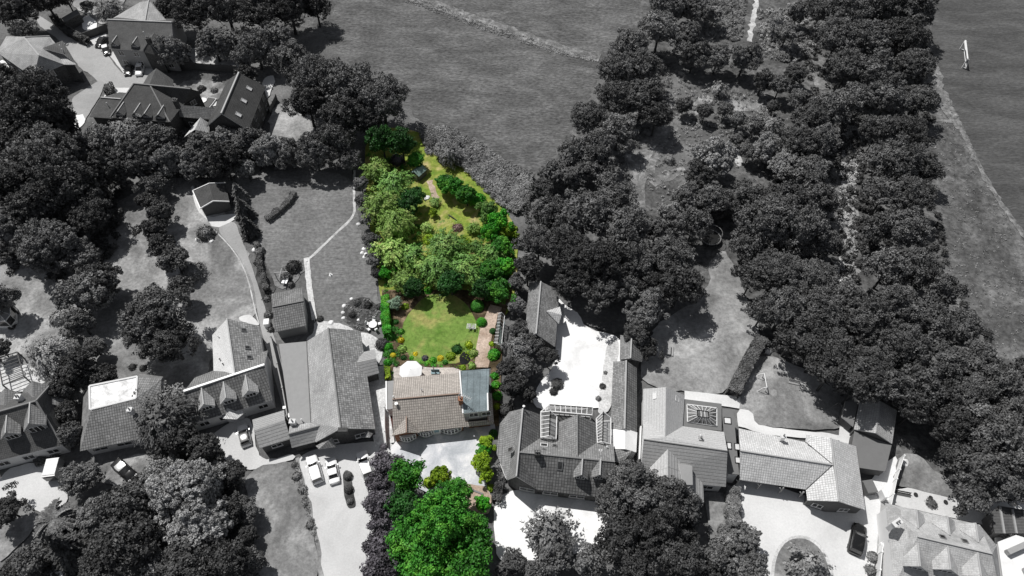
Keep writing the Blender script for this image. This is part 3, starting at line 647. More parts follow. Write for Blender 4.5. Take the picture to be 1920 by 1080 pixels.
roof_part([('n1','n2','c','d','e')], V, rm('r_pale'), t); roof_part([('n1','n2','b','a')], V, rm('r_tile2'), t, 'east_roof')
roof_part([('e','d','g','f')], V, rm('felt_light', 'felt'), t, 'flat_roof'); roof_part([('s1','s2','s5','s4')], V, rm('r_rib'), t, 'side_roof'); roof_part([('s1','s2','d','s3')], V, rm('r_pale'), t, 'side_roof')
ridges(t, [('n1','n2')], V, 'ridge_mid', .1); ridges(t, [('s1','s2')], V, 'ridge_mid', .08); ridges(t, [('e','d')], V, 'fascia_dark', .06)
V['n3'] = (641,806,5.9)
wl, sg = walls(['f','g','d','c','n2','b','a','n1','e'], V, M['brick'], t); auto_windows(sg, t, (1.0,), 3.4, 1.6, 1.1)
walls(['s3','s4','s5','d'], V, M['brick'], t, name='side_wall')
W = dict(r1=(670,680,4.2), r2=(705,672,4.2), a=(676,661,2.7), b=(703,655,2.7), c=(683,708,2.7), d=(711,700,2.7)); roof_part([('r1','r2','b','a'), ('r1','r2','d','c')], W, rm('r_rib'), t, 'annex_roof'); walls(['a','b','r2','d','c','r1'], W, M['brick'], t, name='annex_wall')
W = dict(r1=(622,820,3.6), r2=(598,842,3.2), a=(592,836,2.4), b=(632,838,2.4)); roof_part([('r1','r2','a'), ('r1','r2','b')], W, rm('r_grey'), t, 'porch_roof', .08)
W = dict(r1=(690,808,3.2), r2=(694,820,3.2), a=(676,820,2.4), b=(700,812,2.4)); roof_part([('r1','r2','a'), ('r1','r2','b')], W, rm('r_grey'), t, 'bay_roof', .08)
chimney(t, 548, 790, 4.4, .8, .6, 1.3, m='render_white', pots=1); chimney(t, 643, 806, 6.8, 1.3, .5, 1.0, pots=0); vent(t, 618, 698, 5.4); vent(t, 566, 788, 3.7)
# M: the bungalow in colour
V = dict(r1=(736,749,5.4), r2=(863,738,5.4), a=(738.6,708.5,2.8), b=(861,699.5,2.8), c=(736.5,815,2.6), d=(874,800,2.6))
t = house('bungalow', 'bungalow with a brown tiled roof, bay windows and a blue-grey flat roofed extension', V, 'bungalow')
roof_part([('r1','r2','b','a'), ('r1','r2','d','c')], V, rm('r_brown', 'ridge_brown'), t); ridges(t, [('r1','r2')], V, 'ridge_brown', .09)
wl, sg = walls(['a','b','r2','d','c','r1'], V, M['brick_red'], t, .45)
W = dict(r1=(762,781,4.7), r2=(762,811,4.4), a=(734,817,2.7), b=(787,811.5,2.7), c=(781,803,3.0), d=(737,812,2.9)); roof_part([('r1','r2','a','d'), ('r1','r2','b','c')], W, rm('r_brown', 'ridge_brown'), t, 'gable_roof'); ridges(t, [('r1','r2')], W, 'ridge_brown', .09); walls(['a','b','c','d'], W, M['brick_red'], t, .35, name='gable_wall')
E1 = dict(a=(862,695.5,5.0), b=(917,691.5,5.0), c=(915,770,5.0), d=(868,775,5.0)); roof_part([('a','b','c','d')], E1, rm('r_bluefelt', 'white'), t, 'flat_roof', .22)
wl, sg2 = walls('abcd', E1, M['render_grey'], t, .12, .2, 'extension_wall')
for a, b2, tp in sg2:
    d = (b2-a).normalized(); out = Vector((d.y, -d.x, 0))
    if out.y < -.7:
        for x in (.8, 2.7): window(t, Vector((a.x, a.y, 0))+d*x, d, out, 1.4, 3.35, 1.15, mull=2)
E2 = dict(a=(912,736,4.2), b=(922,737,2.7), c=(926,792,2.6), d=(916,790,3.2)); roof_part([('a','b','c','d')], E2, rm('r_brown', 'ridge_brown'), t, 'side_roof')
E2 = dict(a=(868,792,3.0), b=(921,787,3.0), c=(927,795.5,2.5), d=(873.5,801,2.5)); roof_part([('a','b','c','d')], E2, rm('r_brown', 'ridge_brown'), t, 'porch_roof')
E2 = dict(a=(864,700,2.4), b=(918,698,2.4), c=(925,792,2.4), d=(873,798,2.4)); walls('abcd', E2, M['brick_red'], t, .5, name='lower_wall')
E2 = dict(a=(724,715,2.7), b=(738,713.5,2.9), c=(737,766,2.9), d=(725,768,2.7)); roof_part([('a','b','c','d')], E2, rm('felt_light', 'white'), t, 'lean_to_roof', .1); walls('abcd', E2, M['render_white'], t, .1, name='lean_to_wall')
for p, q in ((P(862,695.5,5.06), P(868,775,5.06)), (P(915,770,5.06), P(914,737,5.06)), (P(724,715,2.8), P(725,768,2.8))): wb = MB(); wb.bar(p, q, .1); wb.build('edge_trim', [M['white']], t)
fs = sorted(sg, key=lambda s: (s[0]+s[1]).y)[0]; fa, fb = fs[0], fs[1]; d = (fb-fa).normalized(); out = Vector((d.y, -d.x, 0))
def bay(px, py, w, a=None):
    g = P(px, py, 1.2); s = (g-fa).dot(d) if a is None else 0; o0 = Vector((fa.x, fa.y, 0))+d*s
    if a is not None: o0 = Vector((g.x, g.y, 0))
    mb = MB(); n = 6; arc = [o0+d*(-w/2+w*k/n)+out*(.55*math.sin(math.pi*k/n)) for k in range(n+1)]
    z = lambda p, h: Vector((p.x, p.y, h))
    for h0, h1, ex in ((.5, .95, 0), (2.05, 2.2, .05)):
        for p, q in zip(arc, arc[1:]): mb.face([z(p, h0), z(q, h0), z(q, h1), z(p, h1)])
        mb.face([z(p, h1) for p in arc])
    for p in arc: mb.bar(z(p, .95), z(p, 2.05), .075)
    for p, q in zip(arc, arc[1:]): mb.bar(z(p, 1.65), z(q, 1.65), .04); mb.bar(z(p, .95)+out*.06, z(q, .95)+out*.06, .07)
    b = mb.build('bay_window', [M['white_frame']], t); g2 = MB()
    for p, q in zip(arc, arc[1:]): g2.face([z(p, .95)-out*.02, z(q, .95)-out*.02, z(q, 2.05)-out*.02, z(p, 2.05)-out*.02])
    g2.build('pane', [M['glass']], b)
bay(799, 812, 2.6); bay(846, 808, 3.2)
gfa = P(764, 816, 1.2); bay(764, 820, 2.6, 1)
s = (P(819, 808, 1)-fa).dot(d); dm = MB(); o0 = Vector((fa.x, fa.y, 0))+d*s
bb = [o0-d*.6, o0+d*.6, o0+d*.6+out*.15, o0-d*.6+out*.15][::-1]; dm.hexa(bb, [p+Vector((0,0,2.2)) for p in bb]); dn = dm.build('front_door', [M['white_frame']], t)
hm = MB(); hm.hexa([p+out*.02+Vector((0,0,1.1)) for p in [o0-d*.35, o0+d*.35, o0+d*.35+out*.15, o0-d*.35+out*.15][::-1]], [p+out*.02+Vector((0,0,1.9)) for p in [o0-d*.35, o0+d*.35, o0+d*.35+out*.15, o0-d*.35+out*.15][::-1]]); hm.build('door_glass', [M['plastic_blue']], dn)
chimney(t, 863.5, 748, 6.4, .6, .6, 1.6, m='brick_red', pots=1); aerial(t, 872, 743, 7.4, 1.9, -.5); dish(t, 743, 757, 5.3, .27); vent(t, 791, 732, 4.9, 'ridge_pale'); vent(t, 738, 745, 5.5)
# N: the rambling house with conservatories
V = dict(w1=(980,766,6.6), w2=(968,893,6.6), k=(972.5,848,6.6), r2=(1153,866,6.6), la=(937,795,3.0), lb=(931,850,3.0), lc=(950,900,3.0), lt=(955,772,3.2), f1=(1007,918,3.1), f2=(1166,938,3.1), v1=(1012,822,3.6), v2=(1150,831,3.6), t1=(1013,777,3.8))
t = house('house', 'rambling dark tiled house with glass conservatories set between its roofs', V)
roof_part([('w1','w2','lc','lb','la','lt')], V, rm('r_grey'), t, 'west_roof'); roof_part([('k','w1','t1','v1')], V, rm('r_darktile'), t, 'inner_roof')
roof_part([('k','w2','f1'), ('k','f1','f2','r2')], V, rm('r_darktile'), t); roof_part([('k','r2','v2','v1')], V, rm('r_grey'), t, 'back_roof')
ridges(t, [('w1','w2')], V, 'ridge_pale', .1); ridges(t, [('k','r2')], V, 'ridge_mid', .08)
wl, sg = walls(['lt','la','lb','lc','w2','f1','f2','r2','v2','v1','t1'], V, M['brick'], t); auto_windows(sg, t, (1.0,), 3.4, 2.2, .9)
Wn = dict(r1=(1082.5,777.5,6.3), r2=(1082.5,857,6.3), a=(1046,792,3.6), b=(1046,830,3.6), c=(1121,831,3.6), d=(1121,794,3.6)); roof_part([('r1','r2','b','a')], Wn, rm('r_grey'), t, 'middle_roof'); roof_part([('r1','r2','c','d')], Wn, rm('r_darktile'), t, 'middle_roof'); ridges(t, [('r1','r2')], Wn, 'ridge_mid', .08); walls(['a','r1','d','c','b'], Wn, M['brick'], t, name='middle_wall')
for x, y in ((1088, 898), (1122, 898)): dormer(t, V, ('k','f1','f2'), x, y, 1.6, .95, 1.05, 'r_grey', 'timber', win=True)
skylight(t, V, ('k','f1','f2'), 1050, 873, .8, 1.3); skylight(t, V, ('k','r2','v2'), 1020, 835, 1.1, .9, 'white_frame'); skylight(t, V, ('k','r2','v2'), 1040, 836, .7, .6); skylight(t, V, ('k','r2','v2'), 1020, 843, .6, .4); skylight(t, V, ('k','r2','v2'), 1126, 845, .5, .5, 'white_frame'); skylight(t, V, ('w1','w2','la'), 957.5, 843, .7, 1.0)
chimney(t, 1008, 849, 7.4, .7, .6, 1.4); vent(t, 1138, 839, 4.6); dish(t, 982, 762, 7.0, .2)
def glasshouse(parent, quads, name='conservatory', n=6, r=.05, fr='white_frame', gl='glass_clear'):
    f = MB(); g = MB()
    for q in quads:
        k = q[4] if len(q) > 4 else n; a, b2, c, d = [P(*x) if not isinstance(x, Vector) else x for x in q[:4]]   # a-b one long side, d-c the other
        for p, s in ((a, b2), (b2, c), (c, d), (d, a)): f.bar(p, s, r*1.4)
        for i in range(1, k): f.bar(lerp(a, b2, i/k), lerp(d, c, i/k), r)
        g.face([a, b2, c, d])
    o = f.build(name, [M[fr]], parent); g.build('glazing', [M[gl]], o); return o
def Z(p, z): return Vector((p.x, p.y, z))
a, b2, c, d, e, f_ = P(1031.7,771,5.4), P(1030,817,5.4), P(1014,773,4.3), P(1014,820,4.3), P(1044,781,4.3), P(1042.5,823,4.3)
glasshouse(t, [(a, b2, d, c, 6), (a, b2, f_, e, 2), (d, f_, Z(f_, 3.0), Z(d, 3.0), 3)])
bs = MB(); bs.face([Z(d,3.2), Z(f_,3.2), Z(e,3.2), Z(c,3.2)]); bs.build('conservatory_floor', [M['render_grey']], t)
a, b2, c, d = P(1030,759,3.4), P(1111,765,3.4), P(1110,778,4.2), P(1032,771,4.2); glasshouse(t, [(a, b2, c, d, 8), (a, b2, Z(b2,.2), Z(a,.2), 8), (b2, c, Z(c,.2), Z(b2,.2), 2), (P(1014,772,3.6), a, d, P(1016,774,4.2), 2)])
a, b2, c, d, e, f_ = P(1131,772,4.8), P(1130,828,4.8), P(1118,785,3.8), P(1120,830,3.8), P(1145,783,3.8), P(1145,833,3.8); glasshouse(t, [(a, b2, d, c, 9), (a, b2, f_, e, 2), (d, f_, Z(f_,.2), Z(d,.2), 2)], gl='glass_clear'); bs = MB(); bs.face([Z(d,3.0), Z(f_,3.0), Z(e,3.0), Z(c,3.0)]); bs.build('conservatory_floor', [M['render_white']], t)
W = dict(a=(1152,843,3.4), b=(1186,845,3.4), c=(1166,869,2.9), d=(1154,866,3.2)); roof_part([('a','b','c','d')], W, rm('r_grey'), t, 'annex_roof'); walls('abcd', W, M['brick'], t, .15, name='annex_wall')
# white roofed store
V = dict(r1=(1172,803,3.9), r2=(1172,842,3.9), a=(1145,805,2.9), b=(1149,842,2.9), c=(1193,848,2.9), d=(1195,811,2.9)); t = house('store_shed', 'store with a bright white roof at the lower end of the long outbuilding', V, 'shed'); roof_part([('r1','r2','b','a'), ('r1','r2','c','d')], V, rm('felt_white'), t); walls(['a','b','r2','c','d','r1'], V, M['render_white'], t, .1)
sw = MB(); q0, q1 = P(1196,811,0), P(1193,872,0); dd_ = (q1-q0).normalized(); sw.hexa([q0, q1, q1+Vector((.25,0,0)), q0+Vector((.25,0,0))], [Z(q0,2.4), Z(q1,2.4), Z(q1,2.4)+Vector((.25,0,0)), Z(q0,2.4)+Vector((.25,0,0))]); tag(sw.build('boundary_wall', [M['render_white']]), 'narrow white boundary wall between the store and the grey slate house', 'wall')
# O: stone outbuilding
V = dict(r1=(1014,528,4.8), r2=(1005,626,4.8), a=(992,530,2.7), b=(984,632,2.7), c=(1041,650,2.7), d=(1049,545,2.7)); t = house('barn', 'long stone-tiled barn with a small pale gable beside the white courtyard', V, 'barn'); roof_part([('r1','r2','b','a'), ('r1','r2','c','d')], V, rm('r_stone'), t); ridges(t, [('r1','r2')], V, 'ridge_pale', .12); walls(['a','b','r2','c','d','r1'], V, M['brick'], t)
W = dict(r1=(1024,583,4.2), r2=(1053,590,4.0), a=(1050,575,2.9), b=(1048,608,2.7), m=(1040,606,2.8), n=(1026,580,4.0)); roof_part([('r1','r2','a'), ('r1','r2','b')], W, rm('r_light'), t, 'porch_roof')
# P: long narrow range
V = dict(r1=(1174,676,4.2), r2=(1171,804,4.2), a=(1150,678,2.6), b=(1144,806,2.6), c=(1194,812,2.6), d=(1194,690,2.6), ); t = house('outbuilding', 'long narrow outbuilding with mossy tiles running down beside the courtyard', V, 'outbuilding'); roof_part([('r1','r2','b','a')], V, rm('r_stone'), t); roof_part([('r1','r2','c','d')], V, rm('r_darktile'), t, 'east_roof'); ridges(t, [('r1','r2')], V, 'ridge_pale', .11); walls(['a','b','r2','c','d','r1'], V, M['brick'], t)
V = dict(r1=(1184,632,4.4), r2=(1182,672,4.4), a=(1163,628,2.6), b=(1162,674,2.6), c=(1204,678,2.6), d=(1207,642,2.6)); t = house('outbuilding', 'short stone-tiled outbuilding at the top of the long narrow range', V, 'outbuilding'); roof_part([('r1','r2','b','a')], V, rm('r_stone'), t); roof_part([('r1','r2','c','d')], V, rm('r_darktile'), t, 'east_roof'); ridges(t, [('r1','r2')], V, 'ridge_pale', .11); walls(['a','b','r2','c','d','r1'], V, M['brick'], t)
# Q: grey slate house
V = dict(n1=(1249,726,7.2), n2=(1247.5,819,7.2), a=(1206,729,4.2), b=(1205,786,4.2), c=(1280,799,4.2), d=(1284,741,4.2), r1=(1207,824,7.0), r2=(1364,846,7.0), x=(1357.5,810,4.2), f1=(1201,897,3.2), f2=(1361,913,3.2))
t = house('house', 'modern house with smooth grey ribbed roofs and a glass roof lantern', V)
roof_part([('n1','n2','b','a'), ('n1','n2','c','d')], V, rm('r_ribpale', 'fascia'), t); roof_part([('r1','r2','x','c','n2','b')], V, rm('r_ribpale', 'fascia'), t, 'back_roof'); roof_part([('r1','r2','f2','f1')], V, rm('r_rib', 'fascia'), t, 'front_roof')
ridges(t, [('r1','r2')], V, 'ridge_mid', .06)
walls(['a','b','c','d','n1'], V, M['render_white'], t); wl, sg = walls(['b','c','x','r2','f2','f1','r1'], V, M['render_white'], t, name='front_wall'); auto_windows(sg, t, (1.0,), 3.2, 1.8, 1.1)
W = dict(r1=(1252,841,6.4), r2=(1252,922,6.4), a=(1216,876,4.2), b=(1214,936,4.2), c=(1320,943,3.4), d=(1318,906,3.4)); roof_part([('r1','r2','b','a')], W, rm('r_ribpale'), t, 'gable_roof'); roof_part([('r1','r2','c','d')], W, rm('r_rib'), t, 'gable_roof'); walls(['a','b','r2','c','d'], W, M['render_white'], t, name='gable_wall')
W = dict(a=(1273,869,5.7), b=(1298,873,5.7), c=(1299,909,5.6), d=(1281,909,5.7)); roof_part([('a','b','c','d')], W, rm('felt_light', 'fascia'), t, 'box_dormer_roof', .6)
W = dict(a=(1282,748,3.9), b=(1353,757,3.9), c=(1353,808,3.9), d=(1278,800,3.9)); roof_part([('a','b','c','d')], W, rm('felt', 'fascia_dark'), t, 'flat_roof'); walls('abcd', W, M['render_white'], t, .1, name='garden_wall')
W = dict(a=(1353,766,3.6), b=(1375,768,3.6), c=(1386,890,3.6), d=(1366,888,3.6), e=(1356,800,3.6)); roof_part([('a','b','c','d','e')], W, rm('felt', 'fascia_dark'), t, 'link_roof'); walls('abcde', W, M['render_white'], t, .1, name='link_wall')
for x, y, w_, h_ in ((1364, 789, 1.1, 1.1), (1367, 836, .7, 1.1), (1382, 838, .8, 1.1), (1383, 863, .8, 1.0)): skylight(t, W, ('a','b','c'), x, y, w_, h_, 'black', 'headlamp')
skylight(t, V, ('n1','n2','a'), 1228, 742, 1.2, .7, 'white_frame', 'headlamp'); skylight(t, V, ('n1','n2','c'), 1269, 748, .9, .8, 'white_frame'); vent(t, 1313, 818, 6.2); chimney(t, 1314, 822, 6.4, .5, .5, .9, m='render_grey', pots=1)
LB = [P(1288,758,4.0), P(1344,765,4.0), P(1344,799,4.0), P(1289,791,4.0)]; LT = [P(1307,769,5.2), P(1328,772,5.2), P(1329,784,5.2), P(1308,781,5.2)]
glasshouse(t, [(LB[0], LB[1], LT[1], LT[0], 6), (LB[1], LB[2], LT[2], LT[1], 4), (LB[2], LB[3], LT[3], LT[2], 6), (LB[3], LB[0], LT[0], LT[3], 4), (LT[0], LT[1], LT[2], LT[3], 3)], 'roof_lantern', r=.045)
# R: the long pale tiled house
V = dict(r1=(1388,845,5.6), k=(1561.7,871.7,5.6), g1=(1558,821.5,5.6), g2=(1572.5,940,5.6), a=(1385,803,2.8), b=(1510,829,2.8), c=(1512,815,2.8), e=(1387,900,2.8), v=(1511,918,2.8), w=(1514,938,2.8), x=(1605,837,2.8), y=(1622.5,956,2.8))
t = house('house', 'long L-shaped house with pale tiled roofs and a timber-posted front porch', V)
roof_part([('r1','k','b','a'), ('g1','k','b','c')], V, rm('r_light'), t); roof_part([('r1','k','v','e'), ('k','g2','w','v')], V, rm('r_light'), t, 'front_roof'); roof_part([('g1','g2','y','x')], V, rm('r_light'), t, 'east_roof')
ridges(t, [('r1','k'), ('g1','g2')], V, 'ridge_pale', .1); ridges(t, [('v','k'), ('b','k')], V, 'fascia_dark', .05)
V['e2'] = (1388,885,3.5); V['v2'] = (1520,908,3.5)
wl, sg = walls(['a','b','c','g1','x','y','g2','w','v2','e2'], V, M['timber'], t, .3); auto_windows(sg, t, (1.0,), 3.4, 1.4, 1.1)
for x, y, gx, gy in ((1388, 903, 1386, 915), (1428, 910, 1424, 918), (1470, 918, 1466, 925), (1508, 926, 1502, 940)):
    pm = MB(); a = P(x, y, 2.6); pm.bar(Vector((a.x, a.y+.3, 0)), Vector((a.x, a.y+.3, 2.6)), .09); pm.bar(Vector((a.x-.5, a.y+.3, 2.55)), Vector((a.x, a.y+.3, 1.7)), .06); pm.build('porch_post', [M['timber_pale']], t)
chimney(t, 1469, 818, 4.7, .6, .5, 1.4, m='render_white', pots=1); vent(t, 1516, 827, 4.2); 
# S: barn and flat roof to the right
V = dict(r1=(1651,752,4.1), r2=(1642.5,812,4.1), a=(1612,750,2.7), b=(1601,805,2.7), c=(1673,832,2.7), d=(1682,770,2.7)); t = house('outbuilding', 'pale gable-roofed outbuilding half in tree shade with a grey flat roof in front', V, 'outbuilding')
roof_part([('r1','r2','b','a'), ('r1','r2','c','d')], V, rm('r_pale'), t); walls(['a','b','r2','c','d','r1'], V, M['timber'], t, .2)
W = dict(a=(1602,808,2.4), b=(1672,834,2.4), c=(1660,884,2.3), d=(1611,877,2.3), e=(1597,834,2.3)); roof_part([('a','b','c','d','e')], W, rm('felt', 'fascia_dark'), t, 'flat_roof'); walls('abcde', W, M['timber'], t, .1, name='lower_wall')
V = dict(a=(1585,752,2.4), b=(1610,750,2.4), c=(1600,800,2.4), d=(1578,782,2.4)); t = house('shed', 'dark flat-topped shed in the shade beside the gabled outbuilding', V, 'shed'); roof_part([('a','b','c','d')], V, rm('felt'), t); walls('abcd', V, M['timber'], t, .1)
# T: mansard house bottom right
V = dict(r1=(1720,1006,8), r2=(1860,1038.6,8), a=(1659.7,943,4.2), b=(1837,984,4.2), c=(1869,1023,4.2), d=(1676,1100,4.2), e=(1884,1150,4.2), h=(1682,1034,6.6), q=(1690,965,5.6))
t = house('house', 'large smooth grey mansard-roofed house with pale dormers at the bottom right', V)
roof_part([('r1','r2','b','a'), ('r2','c','b'), ('r1','a','d'), ('r1','r2','e','d'), ('r2','c','e')], V, rm('r_cream', 'ridge_pale'), t); ridges(t, [('r1','r2')], V, 'ridge_pale', .09); walls(['a','b','c','e','d'], V, M['render_white'], t)
for x, y in ((1707, 966), (1764, 978), (1816, 991)): dormer(t, V, ('r1','r2','a'), x, y, 2.5, .7, 1.0, 'r_cream', 'render_white', win=True)
for x, y in ((1712, 1066), (1768, 1072), (1824, 1084)): dormer(t, V, ('r1','r2','d'), x, y, 2.6, .7, 1.1, 'r_cream', 'render_white')
skylight(t, V, ('r1','r2','a'), 1767, 1007, .8, .8); skylight(t, V, ('r1','r2','a'), 1809, 1015, .8, .8)
chimney(t, 1682, 980, 7.6, 1.3, .6, 2.0, rz=.5, m='render_white', pots=2)
# U
V = dict(a=(1871,1016,4), b=(1905,1003,4), c=(1960,1020,4), d=(1960,1150,4), e=(1890,1150,4)); t = house('house', 'white flat-roofed house cut off by the right edge at the bottom', V); roof_part([('a','b','c','d','e')], V, rm('felt_white', 'fascia'), t); wl, sg = walls('abcde', V, M['render_white'], t, .15)
bx = MB(); p = P(1902, 1030, 4.2); bx.box(p, 3, .7, .7, .35); bx.box(p+Vector((1.0, -3.2, 0)), 2.2, 1.6, .8, .1); bx.build('roof_plant', [M['render_grey']], t)
V = dict(a=(1858,962,3.2), b=(1872,948,3.2), c=(1960,962,3.2), d=(1960,1000,3.0), e=(1866,1000,3.0)); t = house('summerhouse', 'dark timber summerhouse under the trees at the right edge', V, 'summerhouse'); roof_part([('a','b','c','d','e')], V, rm('r_ribdark', 'timber'), t); walls('abcde', V, M['timber'], t, .2)
fr = MB()
for x in (1875, 1898, 1920): fr.bar(P(x, 950+(x-1875)*.2, 3.35), P(x+8, 1000, 3.15), .12)
fr.build('roof_beam', [M['timber_pale']], t)
# ---------------------------------------------------------------- trees and plants
rng = np.random.default_rng(11)
def leaf_mesh(name, c, nrm_, size, aspect=1.0, along=None, bend=.0):
    """many leaf-sized quads: centres c, normals nrm_, half size"""
    n = len(c); nrm_ = nrm_/np.linalg.norm(nrm_, axis=1, keepdims=True)
    r = rng.normal(size=(n, 3)) if along is None else along+rng.normal(size=(n, 3))*.25
    u = r-nrm_*np.sum(r*nrm_, 1, keepdims=True); u /= np.linalg.norm(u, axis=1, keepdims=True)+1e-9
    v = np.cross(nrm_, u); s = (size*(.65+.7*rng.random(n)))[:, None] if np.isscalar(size) else (size*(.65+.7*rng.random(n)))[:, None]
    a = u*s*aspect; b = v*s
    vs = np.stack([c-a, c-b*.8-a*.1, c+a, c+b*.8+a*.1], 1).reshape(-1, 3)
    me = bpy.data.meshes.new(name); me.vertices.add(len(vs)); me.vertices.foreach_set('co', vs.ravel().astype(np.float32))
    me.loops.add(n*4); me.loops.foreach_set('vertex_index', np.arange(n*4, dtype=np.int32))
    me.polygons.add(n); me.polygons.foreach_set('loop_start', np.arange(0, n*4, 4, dtype=np.int32))
    me.update(); me.validate(); me.materials.append(M['leaf_g2']); return me
def sph(n):
    v = rng.normal(size=(n, 3)); return v/np.linalg.norm(v, axis=1, keepdims=True)
def fib(n, zmin=-1):
    i = np.arange(n)+.5; z = 1-i*(1-zmin)/n; ph = i*2.399963; r = np.sqrt(np.maximum(0, 1-z*z))
    return np.stack([r*np.cos(ph), r*np.sin(ph), z], 1)
def crown_oak(R, flat=.78, leaf=.17, lump=.72, dens=1.0, irr=.16):
    nb = int(9+R*2.2); base = fib(nb, -.3); base += rng.normal(size=base.shape)*.16
    ce, no = [], []; ax = np.array([R, R, R*flat]); ph = rng.random(6)*6.28
    th = np.arctan2(base[:, 1], base[:, 0]); rad = .58+irr*1.25*(np.sin(2*th+ph[0])*.35+np.sin(3*th+ph[1])*.4+rng.normal(size=nb)*.45)
    bc = base*rad[:, None]*ax; br = R*(.26+.16*rng.random(nb))
    ne = int(4+R*1.3); e0 = fib(ne, -.25)+rng.normal(size=(ne, 3))*.3; e0 /= np.linalg.norm(e0, axis=1, keepdims=True)
    bc = np.vstack([bc, e0*ax*(.78+.14*rng.random((ne, 1)))]); br = np.append(br, R*(.10+.12*rng.random(ne)))
    bc = np.vstack([bc, [[0, 0, R*flat*.45]]]); br = np.append(br, R*.42)
    for c, r in zip(bc, br):
        nl = max(5, int(2.3*(r/lump)**2)); d = sph(nl*2); out = c/ (np.linalg.norm(c)+1e-6)+np.array([0, 0, .35])
        d = d[np.argsort(-(d@out))[:nl]]
        lc = c+d*r*(.6+.52*rng.random((nl, 1))); lr = lump*(.65+.6*rng.random(nl))
        for q, s, dd in zip(lc, lr, d):
            k = int(25*dens*(s/lump)**2*(.17/leaf)**1.4); e = sph(k)+dd*.55; e /= np.linalg.norm(e, axis=1, keepdims=True)
            ce.append(q+e*s*np.array([1, 1, .75])*(.6+.55*rng.random((k, 1)))); no.append(e+rng.normal(size=(k, 3))*.6+np.array([0, 0, .25]))
    k = int(70*R**1.5); e = fib(k, -.75)+rng.normal(size=(k, 3))*.1; ce2 = e*ax*(.52+.14*rng.random((k, 1))); 
    c = np.vstack(ce+[ce2]); n = np.vstack(no+[e+rng.normal(size=e.shape)*.3]); s = np.concatenate([np.full(len(c)-k, leaf), np.full(k, .42)])
    return leaf_mesh('crown', c, n, s, 1.15)
def crown_soft(R, flat=.9, leaf=.13, dens=1.0):
    """feathery crown: many small drooping sprays"""
    ns = int(26*R**1.7*dens); d = fib(ns, -.45)+rng.normal(size=(ns, 3))*.13; th = np.arctan2(d[:, 1], d[:, 0]); ph = rng.random(3)*6.28
    rad = .72+.12*np.sin(3*th+ph[0])+.1*np.sin(5*th+ph[1])*d[:, 2]+rng.normal(size=ns)*.11
    c0 = d*rad[:, None]*np.array([R, R, R*flat]); ce, no, al = [], [], []
    for c, dd in zip(c0, d):
        k = 15; t = rng.random((k, 1)); o = np.array([dd[0], dd[1], -.35-.4*rng.random()]); L = .45+.35*rng.random()+R*.06
        ce.append(c+o*t*L+rng.normal(size=(k, 3))*.17); no.append(np.tile(dd+[0, 0, .6], (k, 1))+rng.normal(size=(k, 3))*.45); al.append(np.tile(o, (k, 1)))
    k = int(60*R**1.5); e = fib(k, -.7)+rng.normal(size=(k, 3))*.1
    ce.append(e*R*np.array([1, 1, flat])*.55); no.append(e+rng.normal(size=e.shape)*.3); al.append(rng.normal(size=(k, 3)))
    c = np.vstack(ce); s = np.concatenate([np.full(len(c)-k, leaf), np.full(k, .38)])
    return leaf_mesh('crown', c, np.vstack(no), s, 1.7, np.vstack(al))
def crown_cone(R, H, leaf=.13):
    """conifer: whorls of boughs getting shorter upwards"""
    ce, no, al = [], [], []; z = 0.0
    while z < H:
        r = R*(1-z/H)**.8+.12; nb = max(5, int(6+r*5))
        for k in range(nb):
            a = k*math.tau/nb+rng.random()*.9; L = r*(.75+.35*rng.random()); m = int(8+L*16); t = rng.random((m, 1))**.7
            o = np.array([math.cos(a), math.sin(a), .0]); w_ = np.array([-o[1], o[0], 0]); sd_ = (rng.random((m, 1))-.5)*.7*(1.15-t)*min(1, L)
            ce.append(o*t*L+w_*sd_+np.array([0, 0, z])-np.array([0, 0, 1])*(t**2)*L*.28+rng.normal(size=(m, 3))*.05)
            no.append(np.array([0, 0, 1])+o*.35+rng.normal(size=(m, 3))*.3); al.append(np.tile(o, (m, 1))+w_*sd_*1.4)
        z += max(.26, R*.14)
    k = int(40*R*H/2)
    zz = rng.random(k)**1.3*H; a = rng.random(k)*6.28; rr = R*(1-zz/H)*.55; e = np.stack([np.cos(a), np.sin(a), np.full(k, .4)], 1)
    ce.append(np.stack([np.cos(a)*rr, np.sin(a)*rr, zz], 1)); no.append(e); al.append(rng.normal(size=(k, 3)))
    c = np.vstack(ce); c[:, 2] -= H*.42
    return leaf_mesh('crown', c, np.vstack(no), np.concatenate([np.full(len(c)-k, leaf), np.full(k, .3)]), 1.6, np.vstack(al))
def crown_bush(R, leaf=.1, flat=.8, rough=.14, dens=1.0):
    k = int(330*dens*R*R*(.1/leaf)**1.6)+60; e = sph(k); e[:, 2] = np.abs(e[:, 2])*1.25-.35
    b = fib(max(6, int(6+R*5)), -.2); prox = np.max(e@b.T, 1)                   # lumps around b
    r = 1-rough*2.2*(1-prox)**.7*2+rng.normal(size=k)*rough*.45
    c = e*r[:, None]*np.array([R, R, R*flat]); n = e+rng.normal(size=(k, 3))*.45+[0, 0, .3]
    k2 = int(50*R*R)+20; e2 = sph(k2); e2[:, 2] = np.abs(e2[:, 2])*1.2-.35
    c = np.vstack([c, e2*R*.72*np.array([1, 1, flat])]); n = np.vstack([n, e2])
    return leaf_mesh('crown', c, n, np.concatenate([np.full(k, leaf), np.full(k2, R*.16+.06)]), 1.2)
